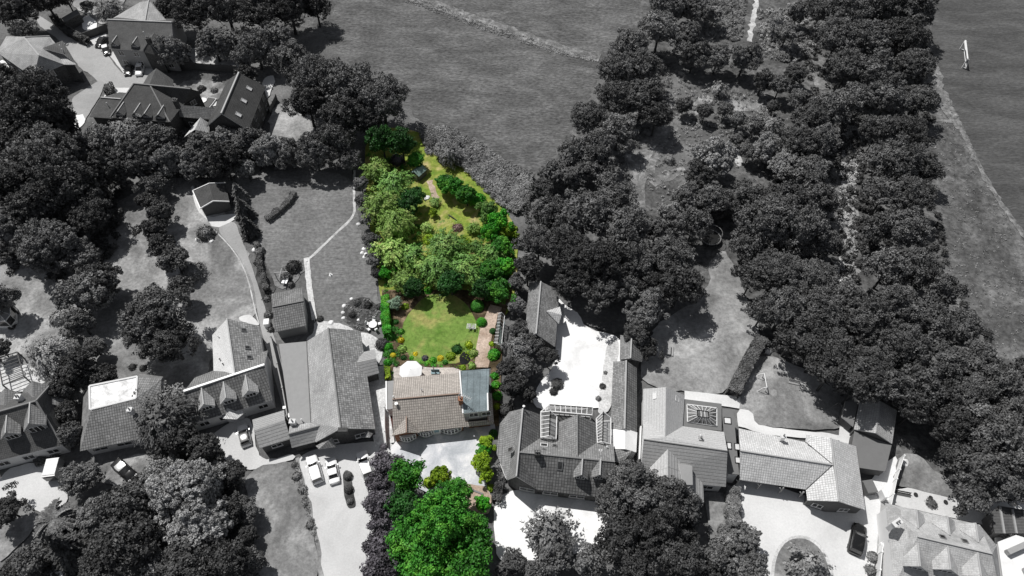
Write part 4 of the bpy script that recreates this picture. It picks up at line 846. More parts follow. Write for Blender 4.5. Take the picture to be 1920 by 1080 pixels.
def crown_palm(R):
    ce, no, al = [], [], []
    for k in range(46):
        a = rng.random()*6.28; e = .2+rng.random()*.9; m = 22; t = np.linspace(.08, 1, m)[:, None]; o = np.array([math.cos(a), math.sin(a), 0]); w_ = np.array([-o[1], o[0], 0])
        c = o*t*R*(.8+.3*rng.random())+np.array([0, 0, 1])*(e*t-1.1*t*t)*R*.7
        for sgn in (-1, 1): ce.append(c+w_*sgn*.14); no.append(np.array([0, 0, 1])+w_*sgn*-.4+rng.normal(size=(m, 3))*.15); al.append(np.tile(o*.6+w_*sgn, (m, 1)))
    return leaf_mesh('crown', np.vstack(ce), np.vstack(no), .16, 1.8, np.vstack(al))
def trunk_mesh(R, H, seed):
    r = random.Random(seed); mb = MB(); b = max(.05, R*.055)
    mb.tube([(0, 0, -H), (.03*R, 0, -H*.6), (0, .03*R, -H*.2)], [b*1.35, b, b*.8], 8)
    for k in range(6):
        a = k*1.05+r.random(); L = R*(.5+.25*r.random()); z0 = -H*(.25+.3*r.random())
        mb.tube([(0, 0, z0), (L*.45*math.cos(a), L*.45*math.sin(a), z0+L*.35), (L*math.cos(a+.2), L*math.sin(a+.2), z0+L*.75)], [b*.6, b*.4, b*.12], 6)
    me = mb.build('trunk', M['bark'])
    d = me.data; bpy.data.objects.remove(me); return d
PROTO = {}
def protos(kind, R):
    """a crown and trunk mesh of the nearest size; (crown, trunk, nominal radius, crown height above ground)"""
    sizes = dict(oak=(2.0, 3.2, 4.8, 7.0), soft=(1.8, 3.0, 4.6, 6.4), cone=(1.2, 2.2), bush=(.5, .9, 1.6, 2.4), ball=(.6, 1.2), palm=(2.4,), fine=(2.2, 3.6, 5.2))[kind]
    s = min(sizes, key=lambda x: abs(math.log(x/max(R, .05)))); v = rnd.randrange({'oak': 5, 'soft': 3, 'fine': 4, 'bush': 4}.get(kind, 1))
    key = (kind, s, v)
    if key not in PROTO:
        if kind == 'oak': c = crown_oak(s, (.78, .68, .86, .74, .9)[v], (.15, .14, .155, .135, .15)[v], (.58, .5, .68, .54, .62)[v]); hc = s*.8+3.0
        elif kind == 'fine': c = crown_oak(s, (.85, .75, .95, .8)[v], (.12, .13, .11, .12)[v], (.38, .48, .34, .42)[v], 1.0, (.2, .26, .15, .3)[v]); hc = s*.7+1.8
        elif kind == 'soft': c = crown_soft(s); hc = s*.7+.9
        elif kind == 'cone': c = crown_cone(s, s*2.6); hc = s*1.15
        elif kind == 'bush': c = crown_bush(s, .085 if s < 1 else .12, (.8, .65, .9, .7)[v], (.14, .24, .2, .3)[v]); hc = s*.32
        elif kind == 'ball': c = crown_bush(s, .06, .95, .025, 2.2); hc = s*.5
        else: c = crown_palm(s); hc = s*.9
        PROTO[key] = (c, trunk_mesh(s, hc, len(PROTO)), s, hc)
    return PROTO[key]
NAMES = dict(oak='broadleaf_tree', fine='broadleaf_tree', soft='feathery_tree', cone='conifer_tree', bush='shrub', ball='topiary_shrub', palm='palm')
CATS = dict(oak='tree', fine='tree', soft='tree', cone='tree', bush='shrub', ball='shrub', palm='palm')
DESC = dict(oak='broad lumpy', fine='dense leafy', soft='feathery', cone='pointed', bush='rounded', ball='clipped', palm='spiky fronded')
TONE = dict(plum='brownish plum', g1='dark grey', g2='grey', g3='mid grey', g4='pale grey', g5='whitish grey', mauve='dark purplish grey', green='bright green', deep='deep green', lime='yellow green', willow='pale green', birch='soft green', silver='silvery', bright='vivid green', gold='golden')
NOUN = dict(oak='tree', fine='tree', soft='tree', cone='conifer', bush='shrub', ball='shrub', palm='palm')
SEEN = {}
def plant(kind, px, py, r, tone, where, hgt=1.0, noun=None, label=None):
    if kind in ('oak', 'fine'): r *= .9
    if kind == 'soft': r *= .95
    R0 = r*scale_at(px, py, 3.0)
    c, tr, s, hc0 = protos(kind, R0); k = R0/s; hc = hc0*k*hgt
    R0 = r*scale_at(px, py, hc); k = R0/s
    p = P(px, py, hc)
    lab = label or f"{DESC[kind]} {TONE[tone]} {noun or NOUN[kind]} {where}"
    nm = NAMES[kind]
    if hc > 0 and kind in ('bush', 'ball') and R0 < 1.0:
        o = bpy.data.objects.new(nm, c); COL.objects.link(o); o.location = p; root = o; cr = o
        tag(o, lab, CATS[kind])
        o.scale = (k, k, k)
    else:
        root = empty(nm, (p.x, p.y, 0), lab, CATS[kind])
        cr = bpy.data.objects.new('crown', c); COL.objects.link(cr); cr.parent = root; cr.location = (0, 0, hc); cr.scale = (k*(.9+.2*rnd.random()), k*(.9+.2*rnd.random()), k*(.85+.25*rnd.random()))
        to = bpy.data.objects.new('trunk', tr); COL.objects.link(to); to.parent = root; to.location = (0, 0, hc); to.scale = (k, k, hc/hc0)
    cr.rotation_euler = (0, 0, rnd.random()*6.28)
    cr.material_slots[0].link = 'OBJECT'; cr.material_slots[0].material = M['leaf_'+tone]
    SEEN.setdefault(lab, []).append(root)
    return root
def hedge(name, label, pix, w, h, tone, leaf=.09, cat='hedge', dens=1.0, wob=.2):
    """a clipped strip of leaves with a soil-dark core, along a line on the ground"""
    pts = [P(x, y, h*.6) for x, y in pix]; pts = [Vector((p.x, p.y, 0)) for p in pts]
    ce, no, cc = [], [], MB(); o = pts[0]
    for a, b in zip(pts, pts[1:]):
        L = (b-a).length; d = (b-a)/L; n = Vector((-d.y, d.x, 0)); k = int(L*(w+2*h)*160*dens*(.09/leaf)**1.7)
        t = rng.random(k); s = rng.random(k)*(w+2*h)-(w/2+h)
        x = np.clip(s, -w/2, w/2); z = np.where(np.abs(s) <= w/2, h, h-(np.abs(s)-w/2)); bul = 1+wob*np.array([noise.noise(Vector((tt*L*.8, ss*.8, L))) for tt, ss in zip(t, s)])*2
        nx = np.where(np.abs(s) <= w/2, 0, np.sign(s)); nz = np.where(np.abs(s) <= w/2, 1.0, .25)
        D, N = np.array(d), np.array(n)
        ce.append(np.array(a-o)+D*(t*L)[:, None]+N*(x*bul)[:, None]+np.array([0, 0, 1])*(z*bul)[:, None]+rng.normal(size=(k, 3))*.05)
        no.append(N*nx[:, None]+np.array([0, 0, 1])*nz[:, None]+rng.normal(size=(k, 3))*.4)
        k2 = int(L*(w+2*h)*12); t = rng.random(k2); s = (rng.random(k2)-.5)*w*.75
        ce.append(np.array(a-o)+D*(t*L)[:, None]+N*s[:, None]+np.array([0, 0, 1])*(h*.35+h*.45*rng.random(k2))[:, None]); no.append(np.array([0, 0, 1.])+rng.normal(size=(k2, 3))*.5); cc.v.append(k2)
    c = np.vstack(ce); sz = np.full(len(c), leaf); i = 0
    me = leaf_mesh(name, c, np.vstack(no), sz, 1.2); me.materials[0] = M['leaf_'+tone]
    ob = bpy.data.objects.new(name, me); COL.objects.link(ob); ob.location = o; tag(ob, label, cat); return ob
def mass(name, label, poly, n, hmin, hmax, tone, leaf=.14, cat='undergrowth', clump=.5):
    """ground cover nobody could count: one object of leaf clumps"""
    pts = [P(*p) for p in poly]; xs = [p.x for p in pts]; ys = [p.y for p in pts]; ce, no = [], []; got = 0
    def inside(x, y):
        c = False
        for i in range(len(pts)):
            a, b = pts[i], pts[i-1]
            if (a.y > y) != (b.y > y) and x < (b.x-a.x)*(y-a.y)/(b.y-a.y)+a.x: c = not c
        return c
    o = np.array([sum(xs)/len(xs), sum(ys)/len(ys), 0])
    while got < n:
        x, y = rnd.uniform(min(xs), max(xs)), rnd.uniform(min(ys), max(ys))
        if not inside(x, y): continue
        got += 1; h = hmin+(hmax-hmin)*(.5+.8*noise.noise(Vector((x*.35, y*.35, 2)))); s = clump*(.6+.7*rnd.random()); k = int(26*(s/.5)**2*(.14/leaf))+6
        e = sph(k); e[:, 2] = np.abs(e[:, 2])
        ce.append(np.array([x, y, max(.02, h-s*.4)])-o+e*s*np.array([1, 1, .8])*(.6+.5*rng.random((k, 1)))); no.append(e+rng.normal(size=(k, 3))*.4+[0, 0, .3])
    me = leaf_mesh(name, np.vstack(ce), np.vstack(no), leaf, 1.2); me.materials[0] = M['leaf_'+tone]
    ob = bpy.data.objects.new(name, me); COL.objects.link(ob); ob.location = o; return tag(ob, label, cat, kind='stuff')
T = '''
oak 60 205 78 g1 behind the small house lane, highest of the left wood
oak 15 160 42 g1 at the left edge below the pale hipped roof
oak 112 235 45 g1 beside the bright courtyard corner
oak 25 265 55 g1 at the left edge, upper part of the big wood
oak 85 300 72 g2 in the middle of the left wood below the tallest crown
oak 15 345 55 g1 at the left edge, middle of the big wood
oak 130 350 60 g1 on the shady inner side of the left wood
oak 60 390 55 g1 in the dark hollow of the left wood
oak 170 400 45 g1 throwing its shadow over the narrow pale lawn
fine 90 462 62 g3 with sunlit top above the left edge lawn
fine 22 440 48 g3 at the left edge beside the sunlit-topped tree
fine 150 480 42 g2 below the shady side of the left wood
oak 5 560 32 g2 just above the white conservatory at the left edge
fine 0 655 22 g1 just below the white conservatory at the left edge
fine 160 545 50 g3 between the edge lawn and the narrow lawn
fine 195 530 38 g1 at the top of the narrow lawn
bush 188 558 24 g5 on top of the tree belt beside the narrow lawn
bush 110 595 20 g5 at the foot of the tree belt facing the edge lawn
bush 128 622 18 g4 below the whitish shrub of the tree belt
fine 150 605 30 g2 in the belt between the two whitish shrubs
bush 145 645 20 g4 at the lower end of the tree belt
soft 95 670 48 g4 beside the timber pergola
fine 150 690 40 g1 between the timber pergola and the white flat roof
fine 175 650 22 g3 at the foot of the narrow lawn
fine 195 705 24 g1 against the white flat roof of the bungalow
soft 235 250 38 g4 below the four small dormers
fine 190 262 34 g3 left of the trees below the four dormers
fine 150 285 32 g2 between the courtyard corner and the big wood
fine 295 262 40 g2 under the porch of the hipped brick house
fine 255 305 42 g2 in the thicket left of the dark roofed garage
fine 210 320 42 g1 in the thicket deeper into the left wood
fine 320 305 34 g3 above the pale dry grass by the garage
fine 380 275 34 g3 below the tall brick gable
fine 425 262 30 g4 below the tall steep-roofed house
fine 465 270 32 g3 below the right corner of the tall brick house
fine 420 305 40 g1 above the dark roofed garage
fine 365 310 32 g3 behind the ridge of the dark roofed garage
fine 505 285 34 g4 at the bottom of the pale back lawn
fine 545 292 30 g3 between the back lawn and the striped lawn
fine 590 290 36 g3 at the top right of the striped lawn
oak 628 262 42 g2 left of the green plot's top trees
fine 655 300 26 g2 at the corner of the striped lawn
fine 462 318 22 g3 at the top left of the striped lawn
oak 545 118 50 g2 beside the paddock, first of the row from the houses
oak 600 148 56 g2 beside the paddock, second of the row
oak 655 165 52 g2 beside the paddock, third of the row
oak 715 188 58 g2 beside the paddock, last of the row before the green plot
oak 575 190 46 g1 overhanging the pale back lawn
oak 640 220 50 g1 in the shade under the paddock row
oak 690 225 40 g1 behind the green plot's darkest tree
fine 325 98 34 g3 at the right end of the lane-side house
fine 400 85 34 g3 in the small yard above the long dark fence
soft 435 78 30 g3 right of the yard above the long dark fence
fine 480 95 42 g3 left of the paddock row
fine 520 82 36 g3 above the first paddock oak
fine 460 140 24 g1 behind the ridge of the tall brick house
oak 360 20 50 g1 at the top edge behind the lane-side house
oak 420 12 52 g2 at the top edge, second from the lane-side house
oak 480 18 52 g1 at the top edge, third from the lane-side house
oak 540 12 50 g1 at the top edge, fourth from the lane-side house
oak 590 10 34 g1 at the top edge where the paddock begins
oak 320 18 34 g1 touching the back of the lane-side house
soft 205 20 30 g4 by the white yard at the top
oak 30 12 50 g1 in the very top left corner
oak 80 -5 42 g1 second along the top edge from the left
oak 45 60 26 g2 above the pale hipped roof
oak 120 -8 26 g1 above the small flat-roofed outbuilding
fine 165 12 14 g2 just behind the small flat-roofed outbuilding
fine 288 345 24 g2 topmost of the dark dark garden row beside the garage lawn
fine 278 375 24 g1 second down the dark dark garden row
fine 300 400 26 g2 third down the dark dark garden row
fine 288 432 26 g1 fourth down the dark dark garden row
fine 305 462 28 g1 fifth down the dark dark garden row
fine 325 485 30 g2 at the lower end of the dark garden row
bush 362 510 28 g4 on the garage lawn beside the dark garden row
oak 292 585 62 g2 big and round between the two garden lawns
oak 318 640 50 g1 on the shady side of the big round garden tree
oak 275 625 42 g2 left flank of the big round garden tree
fine 340 540 30 g2 above the big round garden tree
bush 385 437 19 g3 by the bend of the curved drive
bush 248 688 9 g2 by the terrace behind the white flat roof
bush 268 690 8 g1 by the terrace behind the flat roof, right one
cone 447 362 17 g3 topmost of three beside the dark roofed garage
cone 455 392 20 g2 middle of three beside the dark roofed garage
cone 464 425 20 g1 lowest of three beside the dark roofed garage
bush 488 470 12 g3 in the rockery beside the curved drive
bush 484 492 10 g2 below the rockery beside the drive
bush 550 500 17 g1 beside the straight stone path
bush 536 520 12 g2 lower end of the bed beside the stone path
bush 545 533 9 g2 right behind the small tiled garage
bush 500 560 9 g2 beside the small tiled garage, upper
bush 503 590 10 g3 beside the small tiled garage, middle
bush 508 618 8 g2 beside the small tiled garage, lower
fine 676 345 16 g3 topmost in the border of the striped lawn
fine 681 378 16 g2 second in the border of the striped lawn
fine 688 412 16 g3 third in the border of the striped lawn
fine 694 450 18 g2 fourth in the border of the striped lawn
fine 702 488 18 g2 fifth in the border of the striped lawn
fine 706 515 12 g1 lowest in the border of the striped lawn
bush 670 568 10 g2 in the pond bed, upper left
bush 690 572 10 g1 in the pond bed, upper right
bush 662 590 9 g1 in the pond bed, left side
bush 712 575 9 g2 at the right end of the pond bed
bush 600 598 8 g1 at the lower left corner of the striped lawn
bush 716 645 14 g2 against the boundary above the patio
soft 312 788 62 g2 veiling the left half of the white-dormered house
soft 325 752 40 g4 with pale sunlit top beside the white dormers
fine 335 830 38 g1 in front of the white-dormered house
fine 385 845 36 g1 between the white hatchback and the big ash
fine 290 830 22 g1 beside the bungalow with the white flat roof
fine 118 735 30 g1 at the top of the screen between two left houses
fine 128 775 26 g1 in the middle of the screen between two left houses
fine 130 815 26 g2 at the foot of the screen between two left houses
fine 110 700 24 g3 behind the big-dormered house
bush 75 862 15 g2 against the big-dormered house
bush 105 845 14 g2 at the corner of the big-dormered house
fine 152 895 40 g3 between the trailer and the dark saloon
fine 12 955 32 g1 cut by the left edge beside the oval drive
fine 345 925 72 g5 big and sunlit in the lower left wood
fine 300 900 45 g4 left shoulder of the big sunlit tree
fine 395 905 42 g4 right shoulder of the big sunlit tree
fine 375 985 62 g4 below the big sunlit tree
oak 235 950 52 g2 left of the big sunlit tree
oak 240 1010 58 g1 in the dark middle of the lower left wood
fine 180 965 36 g3 between the palm and the dark middle tree
palm 100 975 36 g3 at the edge of the left front lawn
cone 130 1030 44 g1 below the spiky palm
fine 55 1050 34 g2 in the bottom left corner by the front lawn
fine 25 1075 30 g1 at the very bottom left
oak 185 1060 48 g1 at the bottom edge right of the dark conifer
fine 300 1060 40 g3 at the bottom edge, small pale top
oak 350 1060 50 g1 at the bottom edge under the sunlit tree
oak 420 1055 48 g1 at the bottom edge beside the front lawn
fine 425 960 34 g1 on the lawn side of the lower left wood
fine 462 955 26 g2 leaning over the front lawn
fine 465 1005 22 g1 leaning over the front lawn, middle
fine 468 1055 28 g2 leaning over the front lawn, lowest
fine 435 890 28 g1 beside the gravel drive's left end
bush 552 872 8 g2 topmost in the drive-side strip
bush 556 893 12 g3 second in the drive-side strip
bush 568 918 11 g3 third in the drive-side strip
bush 572 945 8 g4 fourth in the drive-side strip
bush 582 985 11 g3 fifth in the drive-side strip
oak 723 872 26 mauve topmost in the screen between gravel drive and green trees
oak 712 908 24 mauve second in the screen by the gravel drive
oak 712 945 28 mauve third in the screen by the gravel drive
oak 715 985 26 mauve fourth in the screen by the gravel drive
oak 712 1030 30 mauve fifth in the screen by the gravel drive
oak 715 1068 32 mauve lowest in the screen by the gravel drive
oak 700 945 18 mauve bulging over the gravel drive
bush 720 838 9 mauve at the top end of the screen by the drive
oak 764 892 32 green beside the blue-grey front drive
oak 752 945 28 deep in shade below the tree by the front drive
oak 775 960 30 deep between the drive tree and the giant green crown
fine 826 893 25 lime loose and leafy at the edge of the front drive
bush 805 905 15 lime left of the shrub at the drive edge
oak 830 985 74 green giant above all others at the bottom centre
oak 775 1020 48 green left side of the giant crown
oak 885 1005 46 green right side of the giant crown
oak 800 1065 52 green under the giant crown at the bottom edge
oak 875 1068 52 green at the bottom edge right of the giant crown
oak 755 1065 28 green at the bottom edge beside the mauve screen
oak 850 935 40 green on top of the giant crown
fine 903 866 21 lime upper in the bright hedge beside the dark tiled house
fine 912 830 15 lime just below the round topiary
fine 911 890 16 lime lower in the bright hedge beside the dark tiled house
fine 907 945 18 bright where the front drive meets the giant crown
bush 893 934 7 green alone in the front border
bush 920 915 9 lime at the right end of the front border
ball 925 812 8.5 deep ball by the corner of the bungalow porch
bush 928 705 10 bright topmost in the hedge beside the blue-grey flat roof
bush 930 722 11 bright second in the hedge beside the flat roof
bush 932 742 11 bright third in the hedge beside the flat roof
bush 932 762 9 lime lowest in the hedge beside the flat roof
bush 926 665 14 bright below the little greenhouse
bush 922 645 8 lime between the garden path and the greenhouse
ball 924 621 7 deep beside the greenhouse
ball 895 573 14 green largest ball by the lawn
ball 903 604 10.5 bright smaller ball below the largest one
fine 741 570 13 silver alone at the top left of the green lawn
bush 731 632 11 green top of the shrub row left of the lawn
bush 727 650 12 bright second of the shrub row left of the lawn
bush 733 660 10 deep third of the shrub row left of the lawn
ball 737 667 6.5 gold ball in the shrub row
bush 726 664 9 green fourth of the shrub row left of the lawn
bush 727 680 10 bright fifth of the shrub row left of the lawn
ball 739 681 4.5 silver ball above two like it
ball 733 699 4.5 silver ball, middle of three beside the patio
ball 733 706 4.5 silver ball, lowest of three beside the patio
bush 754 655 11 willow in the rounded bed left of the lawn
bush 752 638 9 gold at the top of the rounded bed
bush 757 671 8 deep at the foot of the rounded bed
bush 752 622 9 green just left of the lawn
bush 779 664 7 gold at the lower left lawn edge
bush 797 672 8 mauve in the flower border above the patio
bush 812 676 9 bright in the flower border above the patio
bush 826 672 8 gold right end of the flower border
bush 845 668 11 lime right of the flower border
bush 857 655 13 deep by the pond
bush 879 647 11 lime above the pond
bush 888 662 12 willow right of the pond
bush 885 686 10 willow below the pond
bush 868 690 8 lime beside the corner of the flat roof
bush 735 700 6 green beside the white octagon
bush 760 575 9 lime behind the silvery conifer
bush 803 545 10 bright at the top of the lawn
bush 790 690 6 mauve where border meets patio
oak 715 262 30 deep darkest, at the top tip of the green plot
oak 752 268 32 deep second darkest, at the top of the green plot
fine 780 300 18 green behind the little garden shed
bush 745 300 16 mauve under the dark trees at the plot's top
soft 705 318 26 willow topmost pale tree on the left side of the green plot
soft 740 345 34 birch left of the garden shed
soft 715 385 36 willow second pale tree down the left side
soft 742 422 40 willow biggest pale tree of the left side
fine 775 370 22 deep in shade left of the long grass
fine 762 392 24 deep below the shaded tree by the long grass
soft 735 475 34 willow lowest pale tree of the left side
soft 772 478 24 birch between the left pale trees and the central birch
soft 757 525 26 willow weeping over the lawn hedge
oak 1530 668 40 g1 shading the goal garden, middle one
oak 1600 715 38 g1 shading the goal garden beside the gabled outbuilding
oak 1482 640 34 g1 shading the goal garden's top corner
fine 722 512 14 bright against the grey border, lower left of the plot
fine 775 540 22 deep in the shade at the top of the lawn
soft 838 462 40 birch tallest, in the very middle of the green plot
soft 822 505 36 birch lower left of the central tree
soft 868 505 36 birch lower right of the central tree
fine 845 530 30 deep under the central tree facing the lawn
bush 805 450 14 lime at the left foot of the central tree
bush 858 427 13 plum behind the central tree in the long grass
soft 800 425 11 willow at the left of the long grass
fine 812 398 9 lime at the upper left of the long grass
soft 888 427 12 willow at the right of the long grass
soft 893 462 12 birch spilling into the long grass on the right
soft 868 452 12 lime between the central tree and the right border
fine 885 488 15 willow at the foot of the long grass
soft 815 378 9 birch at the top of the long grass
soft 800 500 20 willow between the weeping tree and the central tree
fine 832 345 19 green first of the three on the right of the shed
fine 852 350 21 green second of the three right of the shed
fine 875 366 22 green last of the three right of the shed
bush 895 375 18 bright beside the three dense trees
fine 915 395 22 birch at the top of the right border
fine 935 415 24 bright in the right border beside the brambles
fine 955 432 18 lime outermost in the right border
fine 920 435 22 bright second row of the right border
fine 942 462 24 green in the middle of the right border
soft 925 475 26 birch pale in the middle of the right border
fine 922 510 28 green lower in the right border
fine 945 500 22 bright lower right border, touching the grey oaks
fine 905 540 24 deep at the foot of the right border
fine 935 545 26 green last of the right border above the path
soft 842 290 24 g3 among the brambles behind the plot
bush 812 270 18 g2 at the left end of the brambles
bush 835 300 16 g1 in front of the feathery bramble tree
oak 1095 400 62 g2 largest crown beside the green plot
oak 1030 400 46 g2 left part of the oak group beside the green plot
oak 1150 372 46 g2 top right of the oak group beside the plot
oak 1170 430 56 g2 right of the largest crown by the plot
oak 1010 455 38 g2 between the green plot and the barn oaks
oak 1060 470 52 g1 above the stone-tiled barn
oak 1125 495 56 g1 above the white courtyard
oak 1195 495 46 g2 above the pale round tree
oak 1255 480 52 g2 left of the pale winding lawn
oak 1275 535 44 g1 throwing its shadow onto the pale lawn
oak 1230 540 34 g1 deep in the group above the pale lawn
oak 990 500 28 g1 by the right edge of the green plot
fine 1212 585 42 g3 pale and round beside the short outbuilding
fine 1195 625 30 g2 leaning over the short outbuilding
fine 1215 655 22 g1 at the edge of the pale lawn
bush 1185 710 12 g3 growing over the long narrow outbuilding
bush 1192 735 9 g2 growing over the long outbuilding, lower
fine 970 530 20 g2 topmost in the grey strip beside the path
fine 968 575 20 g3 beside the barn, upper
fine 973 620 22 g2 beside the greenhouse, grey side
fine 975 655 28 g3 at the lower left of the barn
fine 1000 640 24 g2 overlapping the barn roof end
oak 1028 668 20 g1 round at the foot of the barn
fine 955 690 24 g1 right of the vivid hedge
fine 985 690 26 g2 between the hedge and the courtyard
fine 965 725 28 g1 above the dark tiled house
fine 990 740 20 g1 by the conservatory corner
bush 950 770 17 g1 beside the west roof of the dark tiled house
bush 1045 720 15 g2 alone on the white courtyard
bush 1038 735 10 g1 alone on the white courtyard, lower one
bush 1122 748 8 g3 at the right side of the courtyard
bush 1130 725 9 g2 against the long outbuilding
bush 1135 700 6 g3 against the long outbuilding, upper
bush 944 850 13 g4 against the west slope, upper
bush 942 875 14 g4 against the west slope, middle
bush 945 893 12 g3 against the west slope, lowest
oak 1195 920 66 g2 great crown in front of the slate house
oak 1255 930 46 g2 right part of the great front crown
oak 1150 940 40 g2 left part of the great front crown
oak 1230 985 60 g1 below the great front crown
oak 1290 960 26 g2 rightmost lobe of the great front crown
oak 1165 1010 46 g1 between the front crown and the white yard
oak 1270 1045 46 g1 at the bottom edge under the front crown
oak 1190 1060 46 g1 at the bottom edge right of the white yard
soft 1030 1000 48 g3 alone on the white front yard
fine 1040 1045 36 g2 below the feathery tree on the white yard
fine 1105 1050 36 g3 at the bottom edge beside the white yard
fine 960 1055 28 g2 at the bottom edge right of the giant green crown
fine 1000 1070 26 g2 at the bottom edge below the white yard
fine 945 1075 20 g2 hard against the giant green crown
fine 1380 1015 44 g3 left of the oval drive island
fine 1345 1045 36 g2 below the side lawn hedge
fine 1405 1060 36 g3 at the bottom left of the oval island
fine 1330 1075 30 g1 at the bottom edge by the front crown
fine 1290 1000 24 g1 in front of the slate house's side lawn
soft 1515 1060 32 g4 on the oval drive island
bush 1636 1045 15 g3 by the side wall of the mansard house
bush 1632 1070 14 g2 by the side wall, lower one
bush 1746 945 13 g2 alone on the terrace of the mansard house
fine 1255 15 42 g3 at the top edge, first right of the paddock
oak 1235 55 42 g3 at the paddock corner
fine 1300 18 37 g3 at the top edge, left of the footpath
fine 1340 30 20 g4 just left of the footpath
fine 1290 75 33 g3 below the top edge trees
fine 1300 108 31 g2 above the grass clearing
fine 1345 108 33 g3 at the foot of the footpath
fine 1395 112 33 g3 right of the footpath's foot
fine 1430 152 24 g2 at the right of the grass clearing
fine 1462 160 24 g3 between the clearing and the bare patch
fine 1490 140 26 g2 left of the bare patch
fine 1455 42 18 g4 right of the footpath
fine 1475 62 24 g3 right of the footpath, lower
fine 1495 25 22 g2 at the top edge of the rough glade
fine 1500 185 24 g2 below the bare patch
oak 1180 85 42 g3 against the paddock fence end
oak 1160 130 42 g2 at the end of the paddock ditch
oak 1205 125 42 g2 inside the wood by the paddock ditch
oak 1150 185 42 g2 along the paddock's right edge, upper
oak 1205 180 44 g2 between paddock edge and dirt track
oak 1230 215 32 g1 at the top of the dirt track
oak 1105 220 40 g2 along the paddock's right edge, middle
oak 1160 240 34 g3 right beside the dirt track's head
oak 1120 275 38 g2 along the paddock's right edge, lower
oak 1075 290 32 g3 at the paddock's bottom corner
fine 1040 325 30 g3 between brambles and track
fine 1015 355 24 g2 right end of the brambles
fine 1085 330 32 g2 above the largest oak group
fine 1130 320 28 g2 left of the dirt track
bush 1180 270 13 g4 beside the head of the dirt track
fine 1282 198 18 g2 first of the row in the glade
fine 1322 210 18 g2 second of the row in the glade
fine 1358 205 17 g2 third of the row in the glade
fine 1385 225 17 g3 last of the row in the glade
fine 1450 200 15 g2 alone beside the glade track
fine 1340 300 42 g4 large and loose in the middle glade
fine 1310 330 31 g2 left underside of the loose glade tree
fine 1382 262 15 g2 above the small bare spot
fine 1415 240 20 g3 right of the small bare spot
fine 1440 280 31 g4 between the glade and the tall oaks
oak 1395 370 34 g2 in the dark hedge line below the glade
oak 1340 372 34 g2 in the dark hedge line, middle
fine 1290 375 32 g3 in the dark hedge line, left end
fine 1255 400 24 g3 at the lower right of the dirt track
fine 1230 430 26 g2 above the oaks by the dirt track
oak 1300 420 34 g2 left of the trampoline
oak 1540 18 36 g2 top edge, beside the rough glade
oak 1590 22 46 g2 top edge, second before the sports field
oak 1650 12 52 g2 top edge, nearest but one to the sports field
oak 1710 15 46 g2 top edge, nearest the sports field
oak 1570 70 44 g2 above the bare patch
oak 1630 75 48 g2 upper wood, right of the bare patch
oak 1695 70 46 g1 upper wood beside the sports field
oak 1590 125 42 g2 right beside the bare patch
oak 1640 140 44 g2 upper wood, middle of the belt
oak 1715 125 40 g2 belt edge level with the goal
oak 1665 185 46 g2 belt middle below the goal's level
oak 1720 185 38 g2 belt edge below the goal
oak 1600 185 36 g2 left of the belt's middle
oak 1560 205 36 g2 below the bare patch, left
oak 1520 225 40 g2 at the left of the upper pale gap
oak 1500 270 42 g2 second left of the upper pale gap
oak 1540 268 36 g2 beside the upper pale gap
oak 1648 242 34 g2 right of the upper pale gap
oak 1700 245 40 g1 belt edge above the pale gap
oak 1690 300 46 g2 belt edge beside the pale gap
oak 1654 302 32 g2 inner belt beside the pale gap
oak 1740 320 28 g1 belt edge where the rough margin widens
fine 1470 310 33 g4 above the great domed oak
oak 1520 322 38 g2 between glade trees and the pale gap
oak 1535 368 34 g2 left of the middle pale gap
oak 1658 362 38 g2 right of the middle pale gap
oak 1710 365 44 g2 belt edge by the middle gap
oak 1480 375 38 g2 on the shoulder of the great domed oak
oak 1440 415 58 g2 great dome right of the trampoline
oak 1505 430 52 g2 right half of the great dome
oak 1400 460 34 g2 left skirt of the great dome
oak 1548 455 32 g2 left of the lower pale gap
oak 1650 425 34 g2 right of the lower pale gap
oak 1700 430 52 g2 belt edge by the lower gap
oak 1455 510 52 g2 below the great dome
oak 1410 520 28 g1 overhanging the winding pale lawn
oak 1520 520 48 g2 below the right half of the dome
oak 1470 580 52 g2 above the clipped boundary hedge
oak 1430 585 32 g2 beside the winding lawn's bend
oak 1540 590 54 g2 above the goal garden
oak 1590 560 36 g2 in the middle of the lower wood
oak 1665 502 40 g3 below the lower pale gap, right
oak 1720 500 42 g2 belt edge, below the lower gap
oak 1770 545 40 g2 belt edge above the wide bend
oak 1680 570 50 g2 lower wood, middle right
oak 1620 610 54 g2 lower wood above the shaded garden
oak 1560 660 52 g2 overhanging the goal garden
oak 1510 630 44 g1 above the goal garden's dark corner
oak 1740 600 50 g2 lower wood toward the rough margin
oak 1800 610 40 g2 wood edge at the wide bend
oak 1690 650 56 g2 lower wood above the gabled outbuilding
oak 1630 690 52 g2 directly above the gabled outbuilding
oak 1760 680 54 g2 lower wood right of centre
oak 1830 670 38 g2 wood edge below the wide bend
oak 1870 720 40 g2 wood edge near the right side
oak 1810 740 52 g2 inside the wood near the right side
oak 1725 725 44 g2 right of the gabled outbuilding
oak 1900 780 38 g2 at the right edge, upper
oak 1860 810 52 g2 right edge wood, middle
oak 1790 800 42 g1 left flank of the right edge wood
oak 1910 860 46 g2 at the right edge, lower
oak 1840 880 50 g2 above the dark summerhouse
oak 1800 860 36 g1 leaning over the mansard house garden
oak 1885 915 40 g2 over the dark summerhouse
oak 1820 935 32 g2 at the corner of the terrace
oak 1770 745 36 g1 in shade behind the gabled outbuilding
oak 1940 700 30 g2 beyond the wood edge at the far right
oak 1915 740 30 g2 cut by the right edge, topmost
fine 1890 1000 18 g2 between the summerhouse and the white house
bush 1395 405 20 g1 above the trampoline
fine 905 846 15 bright between the two lime trees of the drive hedge
